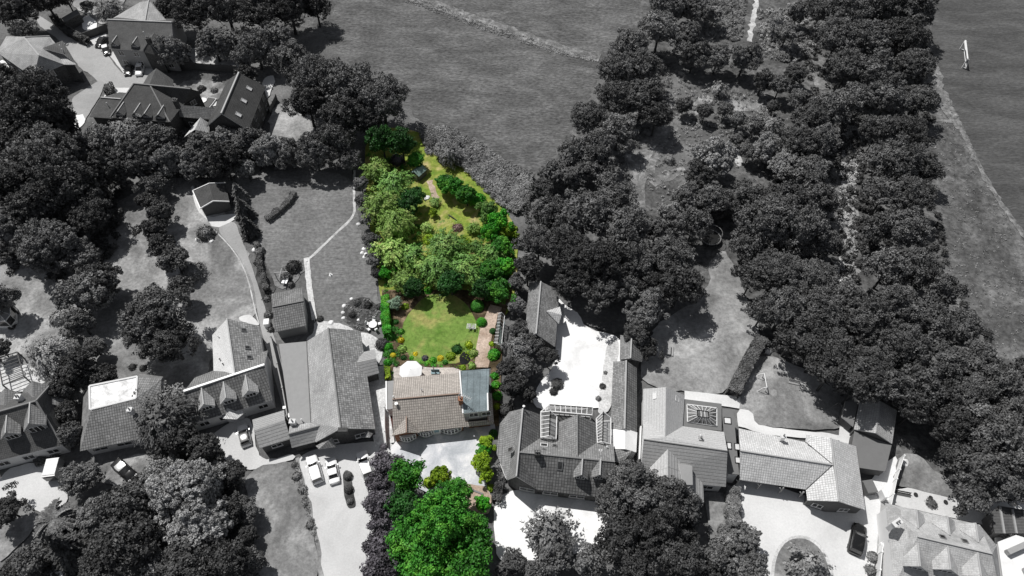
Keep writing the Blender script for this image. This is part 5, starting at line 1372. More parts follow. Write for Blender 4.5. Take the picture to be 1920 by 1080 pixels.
oak 1075 527 38 g1 shading the lawn end behind the white courtyard
oak 1130 545 40 g1 shading the lawn right behind the white courtyard
oak 1165 535 34 g2 between the courtyard oaks and the pale round tree
soft 1450 235 22 g4 small and pale in the upper glade
soft 1350 165 16 g4 small and pale at the clearing's edge
fine 1405 285 20 g3 small one beside the bare spot
bush 1255 300 12 g4 low on the island of grass inside the track bend
bush 1470 105 14 g4 low in the rough glade
bush 1430 60 12 g4 low beside the footpath
bush 1500 90 14 g4 low near the right end of the rough glade
bush 736 617 8 green in the narrow bed beside the clipped lawn hedge
bush 742 604 8 deep under the silvery tree
bush 800 683 6 bright low in the patio border
bush 835 680 7 green low near the pond end of the border
bush 772 672 6 bright at the lawn corner of the patio border
bush 850 545 10 deep under the central tree at the lawn's top edge
'''
for ln in T.strip().split('\n'):
    a = ln.split(' ', 5)
    plant(a[0], float(a[1]), float(a[2]), float(a[3]), a[4], a[5])
mass('undergrowth', 'low mixed planting in the strip beside the gravel drive', [(548,866),(560,866),(578,930),(592,990),(598,1020),(588,1015),(570,950),(556,905)], 110, .05, .5, 'g3', .09, 'planting', .3)
plant('oak', 1618, 712, 46, 'g1', '', 1.35, label='tallest oak casting its shade over the gabled outbuilding')
plant('oak', 1668, 722, 40, 'g2', '', 1.35, label='tall oak behind the ridge of the gabled outbuilding')
plant('oak', 1560, 695, 42, 'g1', '', 1.2, label='tall oak darkening the top right of the goal garden')
plant('oak', 1718, 765, 38, 'g1', '', 1.2, label='tall oak shading the ground right of the gabled outbuilding')
plant('oak', 1090, 490, 50, 'g1', '', 1.2, label='tall oak casting its shade on the grass behind the courtyard')
# hedges
hedge('hedge', 'clipped green hedge along the left side of the bright lawn', [(722,558), (723,588), (726,628)], 1.3, 1.8, 'bright', .07)
hedge('hedge', 'narrow clipped green hedge running beside the bungalow patio', [(727,690), (727,712)], .8, 1.4, 'lime', .07)
hedge('hedge', 'dark clipped hedge curving between the pale lawn and the goal garden', [(1428,636), (1412,662), (1392,700), (1374,738)], 2.0, 2.2, 'g2', .1, wob=.06)
hedge('hedge', 'short thick hedge running down to the round tree beside the pale driveway', [(1373,915), (1372,950), (1374,985)], 1.7, 1.8, 'g3', .09)
hedge('hedge', 'low curved hedge crossing the upper end of the striped lawn', [(500,412), (520,398), (540,380), (552,362)], 1.0, 1.0, 'g2', .09)
hedge('hedge', 'ragged low hedge along the drive beside the rockery', [(482,455), (488,500), (500,545)], .9, 1.1, 'g2', .1)
hedge('hedge', 'low hedge beneath the glade trees along the dark line', [(1290,402), (1350,395), (1420,378), (1460,352)], 2.6, 2.0, 'g2', .12)
hedge('hedge', 'dark boundary hedge between the white yard and the bright green hedge', [(938,905), (930,940)], 1.2, 1.5, 'g1', .1)
hedge('hedge', 'shaded hedge along the far side of the lane near the small outbuilding', [(98,30), (125,58), (165,78)], 1.5, 1.6, 'g1', .12)
hedge('hedge', 'little dark hedge beside the courtyard entrance', [(205,160), (205,178)], 1.6, 1.6, 'g1', .12)
# ground cover
mass('bramble_thicket', 'wide grey bramble thicket behind the green garden', [(782,236), (840,246), (890,268), (950,308), (1000,330), (995,375), (970,405), (935,385), (900,350), (870,320), (800,290)], 1700, .5, 1.5, 'g4', .13, 'brambles', .5)
mass('ditch_weeds', 'strip of tall weeds along the ditch across the paddock', [(772,-4), (820,8), (900,42), (1000,74), (1060,98), (1120,108), (1118,116), (1050,104), (990,84), (890,52), (800,18), (760,4)], 800, .0, .25, 'g4', .08, 'weeds', .22)
mass('undergrowth', 'scrub growing around the glade track', [(1250,125), (1330,160), (1420,175), (1460,220), (1400,260), (1300,240), (1240,210)], 320, .05, .7, 'g4', .1, 'scrub', .45)
mass('undergrowth', 'pale scrub filling the gap down the middle of the right wood', [(1580,235), (1612,235), (1612,300), (1602,360), (1610,440), (1600,520), (1560,540), (1575,440), (1575,330)], 260, .1, .7, 'g5', .12, 'scrub', .45)
mass('undergrowth', 'scrub on the rough glade right of the footpath', [(1420,20), (1500,5), (1560,30), (1540,90), (1490,120), (1430,110)], 420, .1, 1.0, 'g4', .12, 'scrub', .5)
mass('undergrowth', 'scrub left of the footpath at the top', [(1310,0), (1400,0), (1390,80), (1320,70)], 300, .1, 1.0, 'g4', .12, 'scrub', .5)
mass('undergrowth', 'tangled margin between the right wood and the sports field', [(1745,80), (1770,160), (1812,250), (1870,370), (1960,540), (1990,700), (1900,700), (1820,570), (1760,480), (1750,250), (1735,110)], 500, .0, .15, 'g4', .07, 'weeds', .25)
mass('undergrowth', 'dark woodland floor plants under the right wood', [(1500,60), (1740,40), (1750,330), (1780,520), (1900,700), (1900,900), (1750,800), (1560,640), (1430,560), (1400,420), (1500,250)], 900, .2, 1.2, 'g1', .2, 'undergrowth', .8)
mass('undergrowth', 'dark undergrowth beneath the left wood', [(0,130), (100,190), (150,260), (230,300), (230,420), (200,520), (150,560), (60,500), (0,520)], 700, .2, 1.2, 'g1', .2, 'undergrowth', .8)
mass('undergrowth', 'undergrowth beneath the belt below the brick houses', [(150,250), (300,240), (460,255), (640,260), (660,310), (440,325), (300,330), (200,330)], 500, .2, 1.0, 'g2', .16, 'undergrowth', .6)
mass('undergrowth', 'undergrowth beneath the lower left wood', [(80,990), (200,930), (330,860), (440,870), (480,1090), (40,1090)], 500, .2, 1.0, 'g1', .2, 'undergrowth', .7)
mass('undergrowth', 'undergrowth around the dirt track and paddock edge', [(1030,310), (1110,210), (1200,90), (1260,110), (1240,230), (1180,300), (1200,400), (1280,430), (1340,400), (1330,450), (1180,450), (1000,420)], 620, .1, .8, 'g3', .13, 'undergrowth', .5)
mass('undergrowth', 'mixed planting along the right side of the green plot', [(895,385), (930,395), (965,430), (962,520), (945,570), (905,560), (900,480)], 260, .2, .9, 'green', .11, 'undergrowth', .5)
mass('undergrowth', 'green planting beneath the pale trees on the left of the plot', [(690,290), (760,300), (785,370), (790,480), (800,545), (725,560), (700,470)], 300, .1, .8, 'green', .11, 'undergrowth', .5)
mass('flowers', 'mixed low flowers in the border above the bungalow patio', [(776,676), (830,672), (858,680), (862,690), (800,688), (780,686)], 200, .05, .4, 'bright', .06, 'flowers', .25)
mass('flowers', 'mixed low plants in the narrow bed beside the clipped lawn hedge', [(732,600), (742,600), (752,640), (748,690), (726,690)], 150, .1, .6, 'green', .07, 'flowers', .25)
mass('flowers', 'low plants in the round pond bed beside the striped lawn', [(645,575), (690,560), (712,580), (712,612), (680,620), (650,605)], 90, .05, .4, 'g4', .07, 'flowers', .3)
mass('flowers', 'bright mixed shrubs and flowers round the little pond', [(845,660), (890,645), (898,672), (880,690), (860,690)], 60, .05, .5, 'lime', .06, 'flowers', .22)
mass('undergrowth', 'pale scrub scattered over the grass inside the track bend', [(1215,330), (1262,240), (1330,240), (1400,265), (1440,300), (1330,330), (1260,380), (1215,395)], 200, .0, .5, 'g4', .1, 'scrub', .35)
mass('tall_grass', 'tussocks of dry grass in the wild part of the green garden', [(785,360), (820,365), (890,405), (905,440), (900,490), (860,500), (800,450), (790,400)], 900, .0, .35, 'willow', .07, 'grass', .22)
# ---------------------------------------------------------------- cars and small things
def car(label, nose, tail, L=4.3, W=1.78, H=1.48, paint='paint_white', kind='hatch', roofm=None, name='parked_car'):
    """ang: heading of the nose in the photo's ground, degrees from +x"""
    a_, b_ = P(*nose, .7), P(*tail, .7); p = (a_+b_)/2; ang = math.degrees(math.atan2(a_.y-b_.y, a_.x-b_.x)); root = empty(name, (p.x, p.y, 0), label, 'car'); root.rotation_euler = (0, 0, R_(ang))
    def mk(n, mb, m, par, smooth=True):
        o = mb.build(n, m if isinstance(m, list) else [m]); o.parent = par
        if smooth:
            o.data.polygons.foreach_set('use_smooth', [True]*len(o.data.polygons)); bm = bmesh.new(); bm.from_mesh(o.data); bmesh.ops.remove_doubles(bm, verts=bm.verts, dist=.001); bm.to_mesh(o.data); bm.free()
            e = o.modifiers.new('edges', 'EDGE_SPLIT'); e.split_angle = R_(38)
        return o
    hl = L/2; hw = W/2
    def loft(sections, closed=True):             # section: x, half width low, half width high, z low, z high, crown
        mb = MB(); rings = []
        for x, wl_, wh, z0, z1, cr in sections:
            rings.append([Vector((x, s*a, z)) for s, a, z in ((-1, wl_*.92, z0), (-1, wl_, z0+(z1-z0)*.35), (-1, (wl_+wh)/2, z0+(z1-z0)*.8), (-1, wh*.88, z1), (-1, wh*.4, z1+cr), (1, wh*.4, z1+cr), (1, wh*.88, z1), (1, (wl_+wh)/2, z0+(z1-z0)*.8), (1, wl_, z0+(z1-z0)*.35), (1, wl_*.92, z0))])
        n = len(rings[0])
        for a, b in zip(rings, rings[1:]):
            for k in range(n): mb.face([a[k], b[k], b[(k+1) % n], a[(k+1) % n]])
        mb.face(rings[0]); mb.face(list(reversed(rings[-1]))); return mb
    zb = H*.58
    body = loft([(-hl, hw*.72, hw*.66, .35, zb*.86, .0), (-hl+.12, hw*.93, hw*.86, .25, zb*.98, .02), (-hl+.7, hw, hw*.93, .2, zb*1.03, .03), (0, hw, hw*.95, .2, zb*1.04, .02), (hl*.42, hw, hw*.93, .2, zb*1.0, .03), (hl-.35, hw*.95, hw*.84, .22, zb*.86, .04), (hl-.08, hw*.82, hw*.7, .28, zb*.7, .03), (hl, hw*.6, hw*.5, .35, zb*.6, .0)])
    b = mk('body', body, M[paint], root)
    x0, x1 = (-hl+.16, hl*.40) if kind != 'saloon' else (-hl+.75, hl*.40)
    back = .38 if kind == 'hatch' else (.2 if kind == 'suv' else .6)
    g = loft([(x0, hw*.82, hw*.80, zb*.98, zb*1.02, 0), (x0+back, hw*.84, hw*.70, zb*.98, H-.05, .0), (x1-.85, hw*.86, hw*.70, zb*.98, H-.05, .0), (x1, hw*.84, hw*.80, zb*.96, zb*1.0, 0)])
    gl = mk('window_glass', g, M['glass'], root)
    rf = loft([(x0+back*.75, hw*.68, hw*.66, H-.07, H-.03, .0), (x0+back+.25, hw*.76, hw*.72, H-.07, H-.01, .02), (x1-1.1, hw*.76, hw*.72, H-.07, H-.01, .02), (x1-.78, hw*.70, hw*.66, H-.09, H-.05, .0)])
    mk('roof', rf, M[roofm or paint], root)
    pil = MB()
    for s in (-1, 1):
        pil.bar((x1-.8, s*hw*.70, H-.06), (x1+.0, s*hw*.82, zb*1.0), .035); pil.bar((x0+back, s*hw*.70, H-.06), (x0+.03, s*hw*.8, zb*1.0), .05); pil.bar(((x0+x1)/2-.1, s*hw*.72, H-.06), ((x0+x1)/2-.1, s*hw*.865, zb), .035)
    mk('pillars', pil, M[paint], root, False)
    for sx in (-hl*.62, hl*.62):
        for s in (-1, 1):
            wm = MB(); wm.tube([(sx, s*(hw-.2), .32), (sx, s*(hw+.01), .32)], .32, 14); wo = mk('wheel', wm, M['rubber'], root)
            rm_ = MB(); rm_.tube([(sx, s*(hw+.0), .32), (sx, s*(hw+.025), .32)], .2, 10); mk('rim', rm_, M['paint_silver'], wo)
    for s in (-1, 1):
        h = MB(); h.box((hl-.16, s*hw*.62, zb*.66), .26, .34, .13); mk('headlight', h, M['headlamp'], root, False)
        h = MB(); h.box((-hl+.08, s*hw*.68, zb*.72), .1, .26, .18); mk('tail_light', h, M['red_brown'] if False else M['dark'], root, False)
        h = MB(); h.box((x1-.25, s*(hw+.06), zb*1.0), .18, .2, .13); mk('mirror', h, M[paint], root, False)
    return root
car('white hatchback parked on the drive beside the ribbed-tile garage', (453,797), (462,834), 4.0, 1.75, 1.5, 'paint_white', 'hatch', 'paint_dark')
car('dark saloon parked on the small gravel turning area', (248,895), (216,866), 4.6, 1.8, 1.42, 'paint_black', 'saloon', 'paint_silver')
car('long white estate car on the gravel, left of the white saloon', (583,857), (596,902), 4.7, 1.85, 1.6, 'paint_white', 'suv')
car('white saloon on the gravel between the estate car and the planted island', (620,863), (627,901), 4.3, 1.76, 1.4, 'paint_white', 'saloon')
car('white car half hidden under the purplish tree screen', (677,847), (691,893), 4.6, 1.82, 1.5, 'paint_white', 'hatch')
car('large black off-road car parked on the pale driveway', (1613,985), (1602,1036), 4.8, 2.0, 1.8, 'paint_black', 'suv')
car('white topped car in front of the arched door of the lane-side house', (259,140), (265,120), 4.4, 1.8, 1.6, 'paint_white', 'suv')
car('dark car beside the white topped car at the lane-side house', (238,139), (244,121), 4.2, 1.8, 1.4, 'paint_dark', 'saloon')
car('dark car on the side drive of the lane-side house', (182,86), (198,70), 4.3, 1.8, 1.45, 'paint_black', 'saloon')
car('small white car at the corner of the lane-side house', (200,100), (197,88), 3.6, 1.7, 1.5, 'paint_dark', 'hatch', 'paint_white')
# trailer / van
p = P(100, 880, 1.2); t = empty('box_trailer', (p.x, p.y, 0), 'white box trailer parked at the edge of the gravel drive', 'trailer'); t.rotation_euler = (0, 0, R_(98))
def child(n, mb, m, par): o = mb.build(n, M[m]); o.parent = par; return o
mb = MB(); mb.box((0, 0, .5), 3.0, 1.9, 1.5, 0, taper=.97); child('body', mb, 'paint_silver', t)
mb = MB(); mb.box((.1, 0, 2.0), 2.6, 1.8, .08); 
for k in range(4): mb.box((-1+.7*k, 0, 2.08), .06, 1.7, .03)
child('roof', mb, 'paint_white', t)
mb = MB(); mb.box((-1.55, 0, .7), .06, 1.6, 1.1); child('tail_door', mb, 'paint_dark', t)
for s in (-1, 1):
    for x in (-.5, .5): mb = MB(); mb.tube([(x, s*.8, .32), (x, s*1.0, .32)], .32, 12); child('wheel', mb, 'rubber', t)
# fences and walls
def fence(label, pix, h, m, th=.12, posts=2.4, name='fence', pm=None, cap=None):
    pts = [P(*q) for q in pix]; t = empty(name, pts[0], label, 'fence' if 'fence' in name else 'wall'); mb = MB()
    for a, b in zip(pts, pts[1:]):
        d = (b-a); L = d.length; d.normalize(); n = Vector((-d.y, d.x, 0))*th/2
        mb.hexa([a-n, b-n, b+n, a+n], [q+Vector((0, 0, h)) for q in (a-n, b-n, b+n, a+n)])
        k = int(L/posts)
        for i in range(k+1): q = a+d*min(L-.06, .06+i*posts); pm_ = MB(); pm_.box(q-Vector((0,0,.02)), .16+th*.6, .16+th*.6, h+.12, math.atan2(d.y, d.x)); pm_.build('post', M[pm or m], t)
    mb.build('panel', M[m], t)
    return t
fence('long dark fence between the yard trees and the hipped brick house', [(278,122), (330,128), (400,134), (448,137)], 2.0, 'timber', .2)
fence('dark timber fence around the corner plot on the lane', [(120,52), (158,76), (204,58)], 1.9, 'timber', .15)
fence('tall white boundary fence beside the pale driveway', [(1686,862), (1672,905), (1660,960), (1644,1040), (1638,1100)], 1.8, 'white', .1, 2.6, pm='white')
fence('low white wall separating drive and long bungalow', [(512,640), (524,690), (534,735), (544,790)], 1.7, 'render_grey', .18, 30, 'garden_wall')
fence('grey fence along the concrete passage beside the bungalow', [(723,770), (724,815), (726,838)], 1.6, 'render_white', .12, 30, 'garden_wall')
fence('dark timber yard screen beside the bungalow side wall', [(727,769), (735,769)], 1.8, 'red_brown', .1)
fence('low retaining wall at the end of the blue-grey drive', [(856,916), (885,920), (906,928)], .4, 'pot', .25, 30, 'garden_wall')
fence('wooden side fence at the right of the steep-roofed house', [(508,214), (520,188)], 1.6, 'timber', .1)
fence('pale rail fence at the head of the garage lawn', [(576,490), (590,603)], .15, 'path_pale' if False else 'render_white', .1, 40, 'garden_edging')
yb = MB(); a, b, c, d = P(725,769,.15), P(736,768,.15), P(736,815,.15), P(725,817,.15); yb.hexa([Z(d,0), Z(c,0), Z(b,0), Z(a,0)], [d, c, b, a]); tag(yb.build('side_deck', [M['red_brown']]), 'dark red-brown timber deck in the narrow side yard of the bungalow', 'deck')
# goals
def goal(label, c, ang, w=7.3, h=2.44, dep=2.0, m='white', r=.07, net=False):
    t = empty('football_goal', (c.x, c.y, 0), label, 'goal'); t.rotation_euler = (0, 0, R_(ang))
    mb = MB(); mb.bar((0, -w/2, h), (0, w/2, h), r); child('crossbar', mb, m, t)
    for s in (-1, 1):
        mb = MB(); mb.bar((0, s*w/2, 0), (0, s*w/2, h), r); child('post', mb, m, t)
        mb = MB(); mb.bar((0, s*w/2, h), (-dep*.4, s*w/2, h*.95), r*.6); mb.bar((-dep*.4, s*w/2, h*.95), (-dep, s*w/2, 0), r*.6); mb.bar((-dep, s*w/2, .03), (0, s*w/2, .03), r*.6); child('side_frame', mb, m, t)
    mb = MB(); mb.bar((-dep, -w/2, .03), (-dep, w/2, .03), r*.5); child('ground_bar', mb, m, t)
    if net:
        mb = MB()
        for k in range(13): y = -w/2+w*k/12; mb.bar((-dep*.4, y, h*.95), (-dep, y, 0), .018)
        for k in range(6): f = k/6; mb.bar((-dep*.4-dep*.6*f, -w/2, h*.95*(1-f)), (-dep*.4-dep*.6*f, w/2, h*.95*(1-f)), .018)
        child('net', mb, m, t)
g0, g1 = P(1800,92.5), P(1804,127); gc = (g0+g1)/2; ga = math.degrees(math.atan2(g0.y-g1.y, g0.x-g1.x))-90
goal('full-size white football goal on the sports field', gc, ga, (g0-g1).length, 2.44, -.9, 'white', .13)
gt = [o for o in bpy.data.objects if o.name.startswith('football_goal') and o.parent is None][0]; W_ = (g0-g1).length
mb = MB(); mb.tube([(.05, W_*.0, 2.3), (.05, W_*.48, 2.3)], .26, 8); child('rolled_net', mb, 'white', gt)
goal('small white football goal on the lawn beside the dark clipped hedge', P(1430, 722, 0), -2, 2.6, 1.6, 1.3, 'white', .06)
goal('small dark football goal in the tree shade near the shed', P(1574, 776, 0), 5, 2.4, 1.5, 1.0, 'grey_metal', .05)
# trampoline
p = P(1333, 445, .9); t = empty('trampoline', (p.x, p.y, 0), 'round trampoline in the shade of the oaks at the head of the winding lawn', 'trampoline')
mb = MB(); n = 20; mb.tube([(1.9*math.cos(k*math.tau/n), 1.9*math.sin(k*math.tau/n), .9) for k in range(n+1)], .12, 6); child('rim', mb, 'grey_metal', t)
mb = MB(); mb.lathe((0, 0, .88), [(1.78, 0), (1.78, .03)], 20); child('mat', mb, 'black', t)
for k in range(6): a = k*math.tau/6; mb = MB(); mb.bar((1.85*math.cos(a), 1.85*math.sin(a), 0), (1.85*math.cos(a), 1.85*math.sin(a), .9), .04); mb.bar((1.85*math.cos(a), 1.85*math.sin(a), .9), (1.85*math.cos(a), 1.85*math.sin(a), 2.4), .025); child('leg', mb, 'grey_metal', t)
mb = MB(); mb.tube([(1.85*math.cos(k*math.tau/n), 1.85*math.sin(k*math.tau/n), 2.4) for k in range(n+1)], .04, 6); child('net_hoop', mb, 'grey_metal', t)
# benches, tables
def bench(label, px, py, ang, m='timber_pale', L=1.6, name='garden_bench'):
    p = P(px, py, .4); t = empty(name, (p.x, p.y, 0), label, 'bench'); t.rotation_euler = (0, 0, R_(ang))
    mb = MB()
    for k in range(4): mb.box((0, -.2+.13*k, .42), L, .1, .04)
    child('seat', mb, m, t); mb = MB()
    for k in range(3): mb.box((0, .27, .55+.14*k), L, .04, .1)
    child('backrest', mb, m, t)
    for x in (-L/2+.08, L/2-.08):
        for y, h in ((-.18, .42), (.25, .92)): mb = MB(); mb.box((x, y, 0), .07, .07, h); child('leg', mb, m, t)
bench('slatted bench on the terrace above the mansard house', 1694, 927, -12, 'timber', 2.0)
bench('pale wooden bench on the lawn edge of the goal garden', 1489, 718, -15, 'timber_pale', 1.8)
p = P(1253, 656, .6); t = empty('picnic_table', (p.x, p.y, 0), 'wooden picnic table on the pale lawn beside the dark tree', 'table'); t.rotation_euler = (0, 0, R_(80))
mb = MB()
for k in range(5): mb.box((0, -.32+.16*k, .72), 1.9, .13, .05)
child('tabletop', mb, 'timber_pale', t)
for s in (-1, 1): mb = MB(); mb.box((0, s*.75, .43), 1.9, .28, .05); child('seat', mb, 'timber_pale', t)
for x in (-.7, .7):
    for s in (-1, 1): mb = MB(); mb.bar((x, s*.7, 0), (x, s*.2, .72), .05); child('leg', mb, 'timber_pale', t)
def round_set(label, px, py, r, ntop='white', n=5):
    p = P(px, py, .7); t = empty('garden_table', (p.x, p.y, 0), label, 'table'); mb = MB(); mb.lathe((0, 0, .7), [(r*.6, 0), (r*.62, .03), (r*.3, .05)], 16); child('tabletop', mb, ntop, t); mb = MB(); mb.tube([(0, 0, 0), (0, 0, .7)], .05, 8); child('pedestal', mb, 'grey_metal', t)
    return p
p = round_set('round white table with chairs set around it on the patio edge', 699, 608, 1.2)
for k in range(5):
    a = k*math.tau/5+.3; c = empty('garden_chair', (p.x+1.15*math.cos(a), p.y+1.15*math.sin(a), 0), ('white garden chair drawn up to the round patio table on its %s side' % ['right', 'upper', 'left', 'lower left', 'lower right'][k]), 'chair', 'chairs around the round patio table'); c.rotation_euler = (0, 0, a)
    mb = MB(); mb.box((0, 0, .42), .5, .5, .07); child('seat', mb, 'white', c); mb = MB(); mb.box((.24, 0, .45), .06, .5, .5); child('backrest', mb, 'white', c)
    for x in (-.2, .2):
        for y in (-.2, .2): mb = MB(); mb.box((x, y, 0), .05, .05, .42); child('leg', mb, 'white', c)
mb = MB(); p = P(711, 605, 0)
p = P(535, 526, .6); t = empty('garden_table', (p.x, p.y, 0), 'small white garden table set at the end of the flower bed', 'table'); t.rotation_euler = (0, 0, R_(-8)); mb = MB(); mb.box((0, 0, .7), 1.0, 1.5, .05); child('tabletop', mb, 'white', t)
for x in (-.42, .42):
    for y in (-.6, .6): mb = MB(); mb.box((x, y, 0), .06, .06, .7); child('leg', mb, 'white', t)
p = P(529, 521, .9); t = empty('arbour', (p.x, p.y, 0), 'pale open timber arch beside the small garden table', 'arbour'); mb = MB()
mb.bar((-1.2, .2, 2.1), (1.2, .5, 2.1), .06); child('rail', mb, 'timber_pale', t)
for x, y in ((-1.1, .2), (1.1, .5)): mb = MB(); mb.bar((x, y, 0), (x, y, 2.1), .06); child('post', mb, 'timber_pale', t)
mb = MB(); mb.bar((0, -1, 2.14), (0, 1.2, 2.14), .06); child('cross_rail', mb, 'timber_pale', t)
# octagon parasol/awning: white octagonal patio stage
mb = MB(); c = P(771, 699, .12); pts = [Vector((c.x+2.05*math.cos(math.tau*(k+.5)/8), c.y+1.9*math.sin(math.tau*(k+.5)/8), 0)) for k in range(8)]
t = empty('patio_parasol', (c.x, c.y, 0), 'large white octagonal parasol open over the patio behind the bungalow', 'parasol')
cc = P(770, 694, 2.5); cn = Vector((cc.x-c.x, cc.y-c.y, 0)); m2 = MB(); rr = 1.95
ring = [Vector((cn.x+rr*math.cos(math.tau*(k+.5)/8), cn.y+rr*math.sin(math.tau*(k+.5)/8), 2.35)) for k in range(8)]; top = Vector((cn.x, cn.y, 2.75))
for k in range(8): m2.face([ring[k], ring[(k+1) % 8], top]); a, b = ring[k], ring[(k+1) % 8]; m2.face([a-Vector((0,0,.15)), b-Vector((0,0,.15)), b, a])
child('canopy', m2, 'felt_white', t); m2 = MB(); m2.tube([(cn.x, cn.y, 0), (cn.x, cn.y, 2.8)], .04, 8); child('pole', m2, 'grey_metal', t)
p = P(816, 698, .5); t = empty('garden_bench', (p.x, p.y, 0), 'pale blue garden bench with a folded white parasol on the bungalow patio', 'bench'); mb = MB()
for k in range(4): mb.box((0, -.2+.14*k, .42), 1.4, .11, .05)
child('seat', mb, 'plastic_blue', t); mb = MB(); mb.box((0, .3, .45), 1.4, .06, .5); child('backrest', mb, 'plastic_blue', t)
for x in (-.6, .6): mb = MB(); mb.box((x, 0, 0), .08, .5, .42); child('leg', mb, 'plastic_blue', t)
p = P(813, 692, 1.2); mb = MB(); mb.lathe(Vector((p.x, p.y, 0)), [(.2, 0), (.2, .08), (.03, .1), (.03, 1.0), (.12, 1.1), (.09, 2.0), (.02, 2.3)], 10); tag(mb.build('folded_parasol', M['white']), 'folded white parasol standing behind the pale blue patio bench', 'parasol')
# clothes airer
p = P(884, 614, .6); t = empty('clothes_airer', (p.x, p.y, 0), 'pale rectangular clothes airer standing on the green lawn', 'airer'); t.rotation_euler = (0, 0, R_(-4)); mb = MB()
for k in range(8): mb.bar((-.75, -.5+k*1.0/7, 1.0), (.75, -.5+k*1.0/7, 1.0), .012)
mb.bar((-.75, -.5, 1.0), (-.75, .5, 1.0), .025); mb.bar((.75, -.5, 1.0), (.75, .5, 1.0), .025); child('rack', mb, 'white', t)
for s in (-1, 1): mb = MB(); mb.bar((-.7, s*.45, 0), (.7, -s*.45, 1.0), .025); mb.bar((.7, s*.45, 0), (-.7, -s*.45, 1.0), .025); child('leg', mb, 'white', t)
mb = MB(); mb.box((-.35, .1, .8), .35, .7, .2); mb.box((.35, -.1, .8), .3, .6, .2); child('hanging_cloth', mb, 'felt_light', t)
# little greenhouse
V = dict(a=(934,588,1.9), b=(946,592,1.9), c=(940,648,1.9), d=(926,642,1.9)); t = empty('greenhouse', centre(V), 'narrow aluminium greenhouse beside the brown garden path', 'greenhouse')
r0, r1 = P(941,586,2.6), P(934,642,2.6); a, b2, c, d = (vget(V, k) for k in 'abcd')
glasshouse(t, [(a, d, r1, r0, 9), (b2, c, r1, r0, 9), (a, d, Z(d, .1), Z(a, .1), 9), (d, c, Z(c, .1), Z(d, .1), 3)], 'frame', r=.035); bs = MB(); bs.face([Z(d,.08), Z(c,.08), Z(b2,.08), Z(a,.08)]); bs.build('base', [M['plastic_blue']], t)
bs = MB(); q = lerp(a, c, .5); bs.box(Vector((q.x, q.y, .1)), .6, 4.5, .8, .1); bs.build('staging', [M['greenpaint']], t)
# shed
V = dict(r1=(783,319,2.6), r2=(792,336,2.6), a=(778,334,2.0), c=(796,322,2.0)); t = empty('garden_shed', P(787, 332, 0), 'little garden shed with a pale green roof between trees and conifers', 'shed'); t.rotation_euler = (0, 0, R_(-35))
mb = MB(); mb.box((0, 0, 0), 1.9, 2.3, 1.8); child('wall', mb, 'timber', t); mb = MB(); mb.face([(-1.1, -1.3, 1.75), (0, -1.3, 2.4), (0, 1.3, 2.4), (-1.1, 1.3, 1.75)]); mb.face([(0, -1.3, 2.4), (1.1, -1.3, 1.75), (1.1, 1.3, 1.75), (0, 1.3, 2.4)]); o = child('roof', mb, 'greenpaint', t); s = o.modifiers.new('t', 'SOLIDIFY'); s.thickness = .06
mb = MB(); mb.box((0, -1.17, 0), .8, .05, 1.65); child('door', mb, 'timber_pale', t)
# sculpture / pots in the gravel island
strip_pts = [(648,900), (653,925), (658,952)]
patch('planted_island', [(643,884), (658,882), (662,920), (668,945), (664,954), (652,954), (646,930)], 'soil', jit=.05)
for (x, y, r, lab) in ((652,892,9,'dark clipped shrub at the upper end of the gravel island'), (654,917,9,'square topped clipped shrub in the middle of the gravel island'), (656,940,7,'low dark shrub at the lower end of the gravel island')): plant('ball', x, y, r, 'g2', '', label=lab, hgt=1.6)
def boulder(label, px, py, r, m='pot', cat='stone'):
    p = P(px, py, r*.3); mb = MB(); n = 9; mb.lathe(Vector((p.x, p.y, -.02)), [(r, 0), (r*1.05, r*.3), (r*.8, r*.6), (r*.3, r*.78)], n); o = mb.build('garden_stone', M[m]); 
    for v in o.data.vertices: v.co += noise.noise_vector(v.co*1.7)*r*.25
    return tag(o, label, cat)
for (x, y, r, m, l) in ((659,560,.33,'white','white round stone at the top of the pond bed'), (651,567,.35,'pot','grey stone left of the round white one by the pond bed'), (645,573,.4,'white','pale ring-like stone on the left of the pond bed'), (643,586,.35,'render_white','pale stone lower left of the pond bed'), (644,596,.35,'white','white stone at the bottom left of the pond bed'), (621,605,.5,'white','large white boulder between lawn and patio'), (672,600,.3,'white','white stone below the pond bed'), (682,466,.4,'white','white rock highest in the lawn border'), (679,474,.4,'white','white rock second in the lawn border'), (686,476,.35,'white','small white rock right in the lawn border'), (683,482,.4,'white','white rock lowest in the lawn border'), (672,420,.4,'render_white','pale flat rock beside the lawn border'), (485,458,.5,'render_white','pale rockery stone beside the curved drive'), (478,468,.6,'white','white rockery stone beside the curved drive'), (396,452,.45,'white','white ball stone below the bush by the drive bend'), (370,449,.5,'render_white','pale slab at the left of the bush by the drive bend'), (1447,704,.28,'white','white ball on the lawn near the small goal'), (1467,719,.28,'white','white ball on the lawn right of the small goal'), (1440,658,.6,'render_white','pale round object at the foot of the hedge in the shade'), (801,371,.7,'white','white cloth heap beside the long grass'), (1696,868,.7,'render_white','pale ring of stones on the shaded garden lawn')): boulder(l, x, y, r, m)
